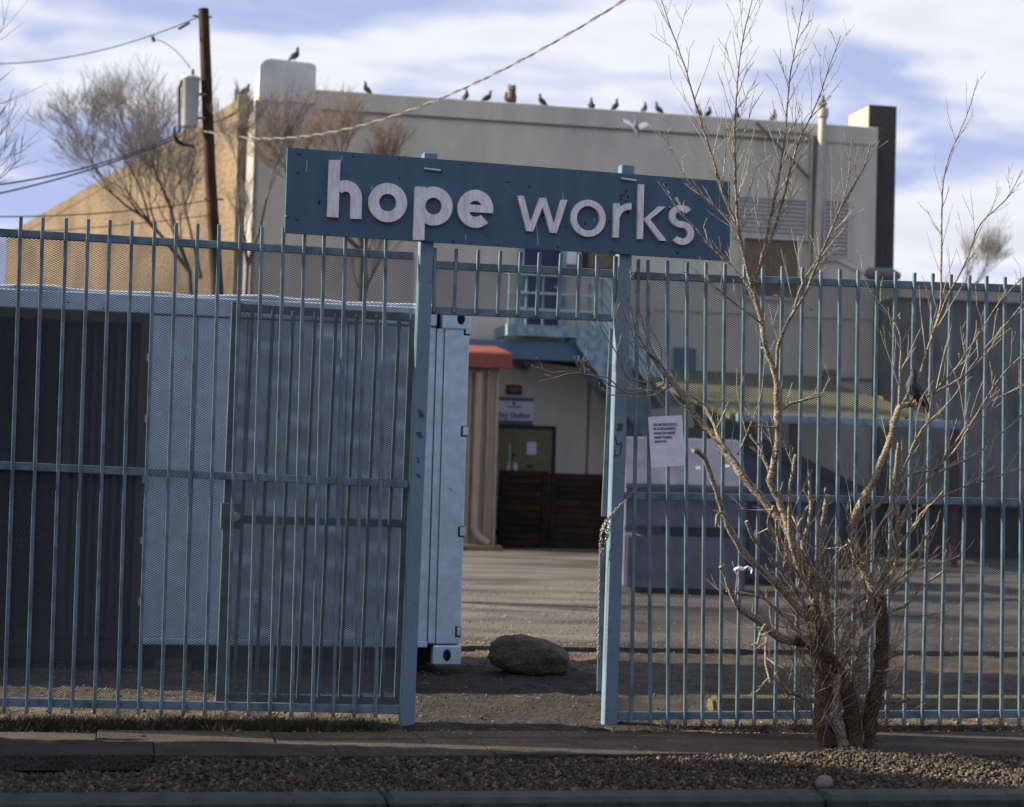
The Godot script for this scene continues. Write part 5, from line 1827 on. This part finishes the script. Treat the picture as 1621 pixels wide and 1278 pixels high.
# ---------------------------------------------------------------- the shrub in front
func build_shrub() -> void:
	rng.seed = 701
	shrub = thing("bare_shrub", "leafless many-stemmed shrub growing in front of the right fence panel", "shrub")
	twig_tool = begin()
	var s := begin()
	limb(s, [Vector3(1.48,0.01,0.97), Vector3(1.442,0.142,0.966), Vector3(1.463,0.297,0.962), Vector3(1.438,0.423,0.958), Vector3(1.414,0.528,0.954), Vector3(1.394,0.712,0.95)], 0.0471, 0.0342, 0, 0)
	limb(s, [Vector3(1.61,0.013,0.99), Vector3(1.591,0.215,0.984), Vector3(1.536,0.372,0.978), Vector3(1.459,0.469,0.972), Vector3(1.369,0.528,0.966), Vector3(1.284,0.539,0.96)], 0.0456, 0.0274, 3, 0.25)
	limb(s, [Vector3(1.68,0.007,0.95), Vector3(1.724,0.21,0.94), Vector3(1.759,0.337,0.93), Vector3(1.778,0.464,0.92), Vector3(1.785,0.618,0.91), Vector3(1.763,0.762,0.9)], 0.0441, 0.0304, 5, 0.25)
	limb(s, [Vector3(1.549,0.014,1), Vector3(1.499,0.208,0.988), Vector3(1.527,0.397,0.975), Vector3(1.568,0.556,0.963), Vector3(1.612,0.635,0.95)], 0.0342, 0.0213, 5, 0.25)
	limb(s, [Vector3(1.542,0.011,0.93), Vector3(1.474,0.264,0.918), Vector3(1.497,0.518,0.905), Vector3(1.477,0.709,0.893), Vector3(1.444,0.852,0.88)], 0.0342, 0.0228, 5, 0.25)
	limb(s, [Vector3(1.645,0.023,0.97), Vector3(1.617,0.237,0.96), Vector3(1.638,0.396,0.95), Vector3(1.685,0.587,0.94), Vector3(1.706,0.747,0.93)], 0.0289, 0.0198, 6, 0.25)
	limb(s, [Vector3(1.284,0.539,0.96), Vector3(1.195,0.559,0.984), Vector3(1.109,0.623,1.008), Vector3(1.041,0.659,1.031), Vector3(0.967,0.7,1.055), Vector3(0.925,0.77,1.079), Vector3(0.897,0.808,1.103), Vector3(0.868,0.865,1.126), Vector3(0.834,0.912,1.15)], 0.0258, 0.0086, 8, 0.22)
	limb(s, [Vector3(1.091,0.618,1.1), Vector3(1.046,0.581,1.15), Vector3(1.014,0.533,1.2)], 0.012, 0.006, 3, 0.15)
	limb(s, [Vector3(1.116,0.558,1.05), Vector3(1.087,0.44,1.125), Vector3(1.086,0.355,1.2)], 0.0086, 0.004, 3, 0.2)
	limb(s, [Vector3(1.421,0.233,0.98), Vector3(1.292,0.274,1.02), Vector3(1.221,0.304,1.06), Vector3(1.149,0.392,1.1)], 0.0155, 0.0077, 5, 0.25)
	limb(s, [Vector3(1.357,0.531,1), Vector3(1.288,0.588,1.01), Vector3(1.21,0.666,1.02), Vector3(1.139,0.729,1.03), Vector3(1.085,0.76,1.04), Vector3(0.901,0.789,1.05)], 0.0138, 0.0069, 3, 0.2)
	limb(s, [Vector3(1.426,0.854,0.93), Vector3(1.338,0.932,0.926), Vector3(1.276,1.059,0.921), Vector3(1.238,1.169,0.917), Vector3(1.2,1.264,0.913), Vector3(1.163,1.334,0.909), Vector3(1.176,1.407,0.904), Vector3(1.193,1.485,0.9)], 0.0258, 0.0152, 3, 0.3)
	limb(s, [Vector3(1.193,1.485,0.9), Vector3(1.207,1.553,0.893), Vector3(1.2,1.685,0.885), Vector3(1.196,1.836,0.877), Vector3(1.19,1.891,0.87), Vector3(1.15,1.993,0.863), Vector3(1.119,2.135,0.855), Vector3(1.077,2.295,0.848), Vector3(1.058,2.35,0.84)], 0.0181, 0.0129, 5, 0.3)
	limb(s, [Vector3(1.058,2.35,0.84), Vector3(1.04,2.449,0.816), Vector3(0.986,2.658,0.791), Vector3(0.922,2.821,0.767), Vector3(0.867,2.998,0.742), Vector3(0.813,3.176,0.718), Vector3(0.757,3.375,0.693), Vector3(0.717,3.512,0.669), Vector3(0.659,3.676,0.644), Vector3(0.607,3.837,0.62)], 0.0112, 0.0025, 16, 0.42)
	limb(s, [Vector3(1.058,2.35,0.84), Vector3(1.019,2.484,0.845), Vector3(0.984,2.617,0.85), Vector3(0.958,2.92,0.855), Vector3(0.949,3.094,0.86), Vector3(0.953,3.301,0.865), Vector3(0.961,3.464,0.87), Vector3(0.991,3.664,0.875), Vector3(1.023,3.812,0.88)], 0.0103, 0.0022, 25, 0.4)
	limb(s, [Vector3(1.065,2.341,0.84), Vector3(1.102,2.427,0.835), Vector3(1.147,2.606,0.83), Vector3(1.179,2.771,0.825), Vector3(1.219,2.997,0.82), Vector3(1.24,3.209,0.815), Vector3(1.255,3.408,0.81), Vector3(1.292,3.633,0.805), Vector3(1.327,3.852,0.8)], 0.0112, 0.0022, 23, 0.38)
	limb(s, [Vector3(1.075,2.335,0.84), Vector3(1.118,2.486,0.873), Vector3(1.186,2.718,0.905), Vector3(1.236,2.966,0.938), Vector3(1.266,3.095,0.97), Vector3(1.299,3.178,1.002), Vector3(1.341,3.304,1.035), Vector3(1.37,3.428,1.068), Vector3(1.418,3.592,1.1)], 0.0103, 0.0022, 21, 0.38)
	limb(s, [Vector3(1.194,1.865,0.87), Vector3(1.191,1.993,0.89), Vector3(1.203,2.07,0.91), Vector3(1.257,2.19,0.93), Vector3(1.315,2.297,0.95), Vector3(1.349,2.4,0.97), Vector3(1.409,2.568,0.99), Vector3(1.488,2.763,1.01), Vector3(1.578,2.93,1.03), Vector3(1.611,3.071,1.05)], 0.0112, 0.003, 10, 0.36)
	limb(s, [Vector3(1.278,2.196,0.87), Vector3(1.338,2.354,0.836), Vector3(1.446,2.514,0.802), Vector3(1.535,2.7,0.768), Vector3(1.607,2.875,0.734), Vector3(1.645,3.166,0.7)], 0.0069, 0.0022, 9, 0.34)
	limb(s, [Vector3(1.06,2.29,0.9), Vector3(0.973,2.398,0.87), Vector3(0.859,2.509,0.84), Vector3(0.765,2.62,0.81), Vector3(0.677,2.717,0.78), Vector3(0.609,2.847,0.75)], 0.006, 0.002, 7, 0.3)
	limb(s, [Vector3(1.104,2.131,0.9), Vector3(1.032,2.168,0.95), Vector3(0.881,2.253,1), Vector3(0.765,2.322,1.05), Vector3(0.619,2.357,1.1)], 0.0052, 0.002, 6, 0.3)
	limb(s, [Vector3(0.968,2.61,0.9), Vector3(0.909,2.684,0.88), Vector3(0.813,2.752,0.86), Vector3(0.699,2.871,0.84), Vector3(0.625,3.016,0.82), Vector3(0.555,3.112,0.8)], 0.0052, 0.002, 7, 0.3)
	limb(s, [Vector3(1.43,0.806,0.92), Vector3(1.355,0.886,0.892), Vector3(1.322,0.984,0.863), Vector3(1.275,1.114,0.835), Vector3(1.219,1.183,0.807), Vector3(1.142,1.271,0.778), Vector3(1.064,1.369,0.75)], 0.0258, 0.0198, 3, 0.2)
	limb(s, [Vector3(1.064,1.369,0.75), Vector3(1.013,1.459,0.7), Vector3(0.962,1.549,0.65), Vector3(0.87,1.642,0.6), Vector3(0.806,1.764,0.55), Vector3(0.732,1.872,0.5), Vector3(0.69,1.926,0.45)], 0.0224, 0.0112, 11, 0.3)
	limb(s, [Vector3(0.964,1.482,0.8), Vector3(0.937,1.563,0.74), Vector3(0.924,1.635,0.68), Vector3(0.885,1.728,0.62), Vector3(0.827,1.777,0.56), Vector3(0.747,1.84,0.5)], 0.0095, 0.0052, 6, 0.3)
	limb(s, [Vector3(0.747,1.875,0.45), Vector3(0.688,1.944,0.43), Vector3(0.622,2.033,0.41), Vector3(0.577,2.126,0.39), Vector3(0.552,2.244,0.37), Vector3(0.509,2.355,0.35)], 0.0086, 0.002, 6, 0.3)
	limb(s, [Vector3(0.726,1.861,0.45), Vector3(0.631,1.841,0.458), Vector3(0.523,1.859,0.467), Vector3(0.477,1.95,0.475), Vector3(0.436,2.011,0.483), Vector3(0.359,2.119,0.492), Vector3(0.321,2.216,0.5)], 0.0069, 0.002, 5, 0.3)
	limb(s, [Vector3(0.754,1.862,0.45), Vector3(0.686,1.96,0.438), Vector3(0.587,2.044,0.425), Vector3(0.536,2.139,0.412), Vector3(0.5,2.222,0.4)], 0.0069, 0.002, 5, 0.25)
	limb(s, [Vector3(0.761,1.849,0.45), Vector3(0.642,1.797,0.486), Vector3(0.497,1.777,0.521), Vector3(0.401,1.844,0.557), Vector3(0.321,1.855,0.593), Vector3(0.176,1.861,0.629), Vector3(0.093,1.833,0.664), Vector3(-0.003,1.812,0.7)], 0.006, 0.002, 5, 0.25)
	limb(s, [Vector3(0.553,1.786,0.5), Vector3(0.424,1.806,0.55), Vector3(0.34,1.839,0.6), Vector3(0.177,1.87,0.65), Vector3(0.058,1.856,0.7), Vector3(0,1.883,0.75), Vector3(-0.038,1.926,0.8)], 0.0043, 0.0018, 3, 0.2)
	limb(s, [Vector3(0.775,1.821,0.5), Vector3(0.718,1.911,0.45), Vector3(0.715,2.031,0.4), Vector3(0.671,2.133,0.35), Vector3(0.641,2.203,0.3)], 0.0052, 0.002, 5, 0.3)
	limb(s, [Vector3(0.761,1.834,0.5), Vector3(0.633,1.766,0.583), Vector3(0.493,1.751,0.667), Vector3(0.338,1.752,0.75)], 0.0052, 0.002, 3, 0.25)
	limb(s, [Vector3(0.732,1.886,0.5), Vector3(0.664,1.991,0.463), Vector3(0.616,2.125,0.425), Vector3(0.58,2.294,0.387), Vector3(0.569,2.432,0.35)], 0.0052, 0.002, 5, 0.25)
	limb(s, [Vector3(1.425,0.614,0.92), Vector3(1.335,0.679,0.948), Vector3(1.243,0.759,0.976), Vector3(1.158,0.838,1.004), Vector3(1.044,0.935,1.032), Vector3(0.941,1.034,1.06), Vector3(0.866,1.171,1.088), Vector3(0.813,1.285,1.116), Vector3(0.762,1.401,1.144), Vector3(0.713,1.465,1.172), Vector3(0.663,1.475,1.2)], 0.0224, 0.0112, 3, 0.15)
	limb(s, [Vector3(0.863,1.174,1.1), Vector3(0.815,1.164,1.15), Vector3(0.791,1.104,1.2)], 0.0069, 0.0052, 2, 0.1)
	limb(s, [Vector3(1.407,0.63,0.92), Vector3(1.255,0.837,0.965), Vector3(1.134,0.958,1.01), Vector3(1.044,1.036,1.055), Vector3(0.981,1.133,1.1)], 0.0172, 0.0095, 6, 0.18)
	limb(s, [Vector3(1.376,0.805,0.92), Vector3(1.311,0.932,0.926), Vector3(1.273,1.036,0.932), Vector3(1.254,1.154,0.938), Vector3(1.261,1.336,0.944), Vector3(1.283,1.474,0.95)], 0.0146, 0.0086, 3, 0.2)
	limb(s, [Vector3(1.334,0.9,0.92), Vector3(1.349,1.021,0.89), Vector3(1.397,1.156,0.86), Vector3(1.405,1.288,0.83), Vector3(1.41,1.405,0.8)], 0.0129, 0.0086, 3, 0.2)
	limb(s, [Vector3(1.413,0.678,0.92), Vector3(1.411,0.89,0.94), Vector3(1.421,0.99,0.96), Vector3(1.421,1.14,0.98), Vector3(1.437,1.275,1)], 0.0206, 0.0138, 3, 0.2)
	limb(s, [Vector3(1.176,1.353,0.9), Vector3(1.15,1.423,0.883), Vector3(1.127,1.493,0.867), Vector3(1.07,1.572,0.85)], 0.0103, 0.0069, 2, 0.2)
	limb(s, [Vector3(1.309,1.091,0.92), Vector3(1.391,1.187,0.81), Vector3(1.502,1.269,0.7)], 0.0103, 0.0052, 3, 0.2)
	limb(s, [Vector3(1.192,1.216,0.9), Vector3(1.181,1.118,0.833), Vector3(1.25,1.027,0.767), Vector3(1.316,0.954,0.7)], 0.0086, 0.004, 5, 0.2)
	limb(s, [Vector3(1.398,0.741,0.92), Vector3(1.33,0.854,0.953), Vector3(1.215,0.964,0.985), Vector3(1.175,1.06,1.018), Vector3(1.152,1.148,1.05)], 0.0138, 0.0077, 6, 0.25)
	limb(s, [Vector3(1.195,1.684,0.9), Vector3(1.273,1.733,0.867), Vector3(1.369,1.76,0.833), Vector3(1.487,1.792,0.8)], 0.0095, 0.003, 3, 0.25)
	limb(s, [Vector3(1.197,1.61,0.9), Vector3(1.136,1.611,0.9), Vector3(1.052,1.612,0.9)], 0.0052, 0.002, 2, 0.25)
	limb(s, [Vector3(0.999,1.482,0.9), Vector3(1.069,1.613,0.85), Vector3(1.14,1.763,0.8), Vector3(1.17,1.896,0.75), Vector3(1.192,1.998,0.7)], 0.0052, 0.002, 2, 0.25)
	limb(s, [Vector3(1.763,0.762,0.9), Vector3(1.71,0.851,0.89), Vector3(1.65,0.968,0.88), Vector3(1.628,1.032,0.87), Vector3(1.62,1.129,0.86)], 0.0274, 0.0182, 3, 0.2)
	limb(s, [Vector3(1.62,1.129,0.86), Vector3(1.675,1.23,0.844), Vector3(1.755,1.375,0.828), Vector3(1.834,1.551,0.812), Vector3(1.883,1.707,0.796), Vector3(1.906,1.742,0.78)], 0.0206, 0.0163, 3, 0.25)
	limb(s, [Vector3(1.906,1.738,0.78), Vector3(1.947,1.76,0.765), Vector3(1.992,1.759,0.75)], 0.0155, 0.0112, 2, 0.1)
	limb(s, [Vector3(1.902,1.752,0.78), Vector3(1.912,1.924,0.764), Vector3(1.915,2.121,0.748), Vector3(1.853,2.236,0.732), Vector3(1.762,2.349,0.716), Vector3(1.706,2.468,0.7)], 0.0077, 0.0022, 8, 0.34)
	limb(s, [Vector3(1.962,1.757,0.78), Vector3(2.034,1.936,0.751), Vector3(2.106,2.131,0.723), Vector3(2.162,2.28,0.694), Vector3(2.175,2.488,0.665), Vector3(2.192,2.97,0.636), Vector3(2.273,3.198,0.607), Vector3(2.345,3.345,0.579), Vector3(2.417,3.548,0.55)], 0.0086, 0.0022, 14, 0.36)
	limb(s, [Vector3(2.081,2.126,0.78), Vector3(2.147,2.329,0.814), Vector3(2.223,2.495,0.848), Vector3(2.299,2.717,0.882), Vector3(2.425,2.852,0.916), Vector3(2.491,3,0.95)], 0.0069, 0.0022, 12, 0.36)
	limb(s, [Vector3(1.985,1.762,0.75), Vector3(2.154,1.84,0.7), Vector3(2.315,1.922,0.65), Vector3(2.462,2.08,0.6), Vector3(2.644,2.269,0.55), Vector3(2.802,2.439,0.5)], 0.0086, 0.003, 10, 0.36)
	limb(s, [Vector3(2.08,1.805,0.75), Vector3(2.202,1.941,0.787), Vector3(2.34,2.17,0.825), Vector3(2.443,2.338,0.863), Vector3(2.6,2.508,0.9)], 0.0069, 0.0025, 9, 0.34)
	limb(s, [Vector3(1.63,1.113,0.86), Vector3(1.677,1.158,0.808), Vector3(1.832,1.249,0.756), Vector3(1.96,1.367,0.704), Vector3(2.066,1.404,0.652), Vector3(2.175,1.417,0.6)], 0.0155, 0.0043, 10, 0.34)
	limb(s, [Vector3(1.876,1.392,0.86), Vector3(1.916,1.465,0.87), Vector3(1.971,1.597,0.88), Vector3(2.055,1.698,0.89), Vector3(2.119,1.762,0.9)], 0.0112, 0.0052, 6, 0.3)
	limb(s, [Vector3(1.847,0.971,0.86), Vector3(1.9,1.108,0.817), Vector3(1.979,1.253,0.773), Vector3(2.132,1.399,0.73), Vector3(2.293,1.464,0.687), Vector3(2.484,1.574,0.643), Vector3(2.763,1.812,0.6)], 0.0138, 0.003, 9, 0.36)
	limb(s, [Vector3(1.855,1.069,0.86), Vector3(1.953,1.184,0.828), Vector3(2.088,1.253,0.796), Vector3(2.295,1.34,0.764), Vector3(2.488,1.396,0.732), Vector3(2.719,1.469,0.7)], 0.0086, 0.0025, 8, 0.36)
	limb(s, [Vector3(2.06,1.413,0.86), Vector3(2.161,1.518,0.895), Vector3(2.281,1.734,0.93), Vector3(2.401,1.933,0.965), Vector3(2.557,2.085,1)], 0.0077, 0.0025, 8, 0.36)
	limb(s, [Vector3(2.075,1.397,0.86), Vector3(2.197,1.601,0.89), Vector3(2.338,1.769,0.92), Vector3(2.586,1.908,0.95)], 0.0069, 0.0025, 7, 0.32)
	limb(s, [Vector3(1.762,0.778,0.9), Vector3(1.836,0.875,0.89), Vector3(1.872,1.005,0.88), Vector3(1.87,1.164,0.87), Vector3(1.855,1.391,0.86), Vector3(1.877,1.552,0.85)], 0.0172, 0.0095, 6, 0.2)
	limb(s, [Vector3(1.752,0.762,0.9), Vector3(1.792,0.892,0.912), Vector3(1.847,1.006,0.925), Vector3(1.925,1.122,0.938), Vector3(2.003,1.237,0.95)], 0.0155, 0.0069, 8, 0.25)
	limb(s, [Vector3(1.821,0.766,0.9), Vector3(1.907,0.855,0.912), Vector3(1.958,0.944,0.925), Vector3(1.985,1.052,0.938), Vector3(2.02,1.114,0.95)], 0.012, 0.0052, 6, 0.25)
	limb(s, [Vector3(1.78,0.683,0.92), Vector3(1.871,0.719,0.963), Vector3(1.953,0.82,1.007), Vector3(2.069,0.92,1.05)], 0.0086, 0.004, 5, 0.25)
	limb(s, [Vector3(1.718,0.745,0.9), Vector3(1.695,0.855,0.867), Vector3(1.685,0.967,0.833), Vector3(1.679,1.063,0.8)], 0.0138, 0.0077, 6, 0.2)
	limb(s, [Vector3(1.715,0.584,0.9), Vector3(1.659,0.667,0.95), Vector3(1.61,0.75,1)], 0.0103, 0.0043, 5, 0.2)
	limb(s, [Vector3(1.764,0.231,0.95), Vector3(1.821,0.24,1.025), Vector3(1.866,0.268,1.1)], 0.012, 0.0069, 2, 0.1)
	limb(s, [Vector3(1.773,0.442,0.95), Vector3(1.799,0.466,1), Vector3(1.832,0.496,1.05)], 0.0103, 0.0069, 2, 0.1)
	limb(s, [Vector3(1.769,0.294,0.95), Vector3(1.789,0.316,1), Vector3(1.802,0.328,1.05)], 0.0086, 0.0052, 2, 0.1)
	limb(s, [Vector3(1.785,0.813,0.95), Vector3(1.928,0.894,0.9), Vector3(2.123,0.934,0.85), Vector3(2.25,0.977,0.8)], 0.0086, 0.003, 5, 0.3)
	limb(s, [Vector3(1.616,1.033,0.9), Vector3(1.575,0.997,0.833), Vector3(1.534,0.88,0.767), Vector3(1.527,0.761,0.7)], 0.006, 0.002, 5, 0.3)
	fin(twig_tool, "twigs", M.twig, shrub, "stuff")
	# a tangle of fine shoots low down
	twig_tool = begin()
	wander = 0.24
	for k in 260:
		var a := rng.randf_range(-0.5, 0.55)
		var p := Vector3(1.50 + a * 0.35 + rng.randf_range(-0.12, 0.12), rng.randf_range(0.0, 0.95), 0.93 + rng.randf_range(-0.12, 0.16))
		var d := Vector3(a + rng.randf_range(-0.7, 0.7), rng.randf_range(0.0, 1.0), rng.randf_range(-0.6, 0.6)).normalized()
		twig(p, d, rng.randf_range(0.12, 0.42), rng.randf_range(0.0016, 0.0036), 1)
	fin(twig_tool, "basal_shoots", M.shoot, shrub, "stuff")
	# a few curled leaves that hang on
	s = begin()
	for e in [Vector3(1.792,1.786,0.8), Vector3(1.934,1.693,0.8), Vector3(1.368,2.226,0.9), Vector3(1.107,2.144,0.9), Vector3(1.174,2.276,0.9), Vector3(1.106,2.015,0.9), Vector3(0.854,1.75,0.7), Vector3(1.057,1.564,0.9), Vector3(1.025,1.468,0.8), Vector3(1.912,2.224,0.75)]:
		var b := Basis(Vector3(rng.randf_range(-1, 1), rng.randf_range(-1, 1), rng.randf_range(-1, 1)).normalized(), rng.randf() * TAU)
		var w := rng.randf_range(0.012, 0.022)
		quad(s, e + b * Vector3(-w, 0, 0), e + b * Vector3(0, w * 0.5, w * 0.5), e + b * Vector3(w, 0, 0.2 * w), e + b * Vector3(0, w * 0.4, -w * 0.6), b * Vector3.UP)
	fin(s, "dry_leaves", M.dry_leaf, shrub, "stuff")

# ---------------------------------------------------------------- small things
func build_small_things() -> void:
	rng.seed = 801
	# dry leaves blown over the pavement and the strip
	var lf := begin()
	quad(lf, Vector3(-1, 0, 0), Vector3(0, 0.15, 0.45), Vector3(1, 0.25, 0), Vector3(0, 0.1, -0.5), Vector3.UP)
	lf.generate_normals()
	var blown := []
	var hue := []
	for i in 420:
		var z := rng.randf_range(-0.6, 2.05)
		if i < 230:
			z = rng.randfn(0.33, 0.09)
		blown.append(Transform3D(Basis(Vector3(rng.randf_range(-0.5, 0.5), 1, rng.randf_range(-0.5, 0.5)).normalized(), rng.randf() * TAU).scaled(Vector3.ONE * rng.randf_range(0.006, 0.017)), Vector3(rng.randf_range(-2.9, 3.2), 0.006 if z > 0.36 and z < 1.2 else -0.012, z)))
		hue.append(Color(0.17, 0.125, 0.07) * rng.randf_range(0.5, 1.4))
	many(lf.commit(), "fallen_leaves", M.grass, self, blown, hue)
	# paper notice on the bars
	var n := thing("paper_notice", "white paper notice hung on the fence bars right of the gateway", "notice")
	var s := begin()
	var c := [Vector3(0.759,1.673,0.024), Vector3(0.953,1.691,0.024), Vector3(0.979,1.414,0.024), Vector3(0.782,1.396,0.024)]
	var grid := []
	for i in 9:
		var col := []
		for j in 9:
			var u := i / 8.0
			var v := j / 8.0
			var p: Vector3 = c[0].lerp(c[1], u).lerp(c[3].lerp(c[2], u), v)
			p.z += 0.004 * sin(u * 5.0) + 0.003 * v * v
			col.append(p)
		grid.append(col)
	s.set_smooth_group(1)
	for i in 8:
		for j in 8:
			quad(s, grid[i][j], grid[i + 1][j], grid[i + 1][j + 1], grid[i][j + 1], Vector3(0, 0, 1))
	fin(s, "sheet", M.paper, n)
	var turn := 0.055
	var lines := ["THE DAY SHELTER WILL", "BE CLOSED MONDAY", "January 2nd and will", "reopen Tuesday", "January 3rd"]
	var wides := [0.140, 0.128, 0.122, 0.100, 0.068]
	for k in 5:
		var at: Vector3 = c[0].lerp(c[3], 0.155 + 0.082 * k) + Vector3(0.024 + 0.0008 * k, 0.001, 0.0058)
		words(lines[k], 0.0205, at, M.ink, n, "text_line", true, 0.001, turn, wides[k])
	# chain round the right post
	var ch := thing("chain", "rusty steel chain knotted round the right gate post", "chain")
	var path := [Vector3(0.687,1.271,0.036), Vector3(0.643,1.221,0.046), Vector3(0.587,1.165,0.05), Vector3(0.545,1.116,0.05), Vector3(0.529,1.073,0.02), Vector3(0.52,1.028,-0.01)]
	links(ch, path, 0.026)
	links(ch, [Vector3(0.553,1.116,0.05), Vector3(0.539,1.054,0.056), Vector3(0.526,0.992,0.056), Vector3(0.518,0.937,0.05)], 0.024)
	links(ch, [Vector3(0.533,1.109,0.045), Vector3(0.505,1.046,0.05), Vector3(0.5,0.971,0.05), Vector3(0.515,0.916,0.05)], 0.024)
	links(ch, [Vector3(0.527,1.053,0.03), Vector3(0.543,1.013,0.055), Vector3(0.516,0.978,0.055), Vector3(0.505,1.012,0.04)], 0.022)
	links(ch, [Vector3(0.507,0.97,0.02), Vector3(0.512,0.838,0), Vector3(0.513,0.667,0), Vector3(0.514,0.495,0), Vector3(0.518,0.358,0)], 0.024)
	# white scraps caught in the shrub
	scrap("torn white plastic scrap caught low in the shrub", [Vector3(0.912,0.893,1.12), Vector3(0.931,0.909,1.13), Vector3(0.96,0.9,1.12), Vector3(0.989,0.912,1.1), Vector3(1.013,0.897,1.1), Vector3(1.006,0.878,1.1)], 0.020)
	scrap("crumpled white tissue caught in the shrub near the right post", [Vector3(0.691,1.884,0.5), Vector3(0.7,1.85,0.52), Vector3(0.723,1.835,0.5), Vector3(0.706,1.808,0.5), Vector3(0.734,1.799,0.5)], 0.018)
	# pale cobble and some larger stones on the strip
	var noise := field(81, 0.1, 3)
	s = begin()
	lumpy(s, Vector3(1.137,0,1.828) + Vector3(0, -0.035, 0.0), Vector3(0.042, 0.036, 0.035), noise, 0.12, Basis(), 12, 16)
	tag(fin(s, "cobble", M.conduit_pale, self), "round pale cobble on the gravel below the shrub", "stone")

func links(parent: Node3D, path: Array, size: float) -> void:
	var curve := Curve3D.new()
	for p in path:
		curve.add_point(p)
	var total := curve.get_baked_length()
	var n := maxi(2, int(total / (size * 0.62)))
	var ring := []
	var r := size * 0.105
	var k0 := begin()
	var loop := []
	var rads := []
	for i in 15:
		var a := TAU * i / 14
		loop.append(Vector3(cos(a) * size * 0.24, signf(sin(a)) * size * 0.18 + sin(a) * size * 0.22, 0))
		rads.append(r)
	tube(k0, loop, rads, 6, false)
	k0.generate_normals()
	var mesh := k0.commit()
	for i in n:
		var p := curve.sample_baked(total * (i + 0.5) / n)
		var q := curve.sample_baked(minf(total * (i + 0.5) / n + 0.004, total))
		var d := (q - p)
		if d.length() < 0.0001:
			d = Vector3.DOWN
		d = d.normalized()
		var x := d.cross(Vector3(0, 0, 1)).normalized()
		var b := Basis(x, d, x.cross(d)) * Basis(Vector3.UP, (PI / 2 if i % 2 else 0.0) + rng.randf_range(-0.3, 0.3))
		var o := put(mesh, "link", M.chain, parent)
		o.transform = Transform3D(b, p)

func scrap(label: String, pts: Array, w: float) -> void:
	var s := begin()
	s.set_smooth_group(1)
	for i in pts.size() - 1:
		var a: Vector3 = pts[i]
		var b: Vector3 = pts[i + 1]
		var u := Vector3(rng.randf_range(-0.4, 0.4), 1, rng.randf_range(-0.8, 0.8)).normalized() * w * rng.randf_range(0.5, 1.0)
		var v := Vector3(rng.randf_range(-0.4, 0.4), 1, rng.randf_range(-0.8, 0.8)).normalized() * w * rng.randf_range(0.4, 1.0)
		quad(s, a - u * 0.5, a + u * 0.5, b + v * 0.5, b - v * 0.5, Vector3(0, 0, 1))
		quad(s, a + u * 0.5, a + Vector3(0, 0, w), b + Vector3(0, 0, w * 0.6), b + v * 0.5, Vector3(0, 0, 1))
	tag(fin(s, "scrap", M.plastic, self), label, "litter")
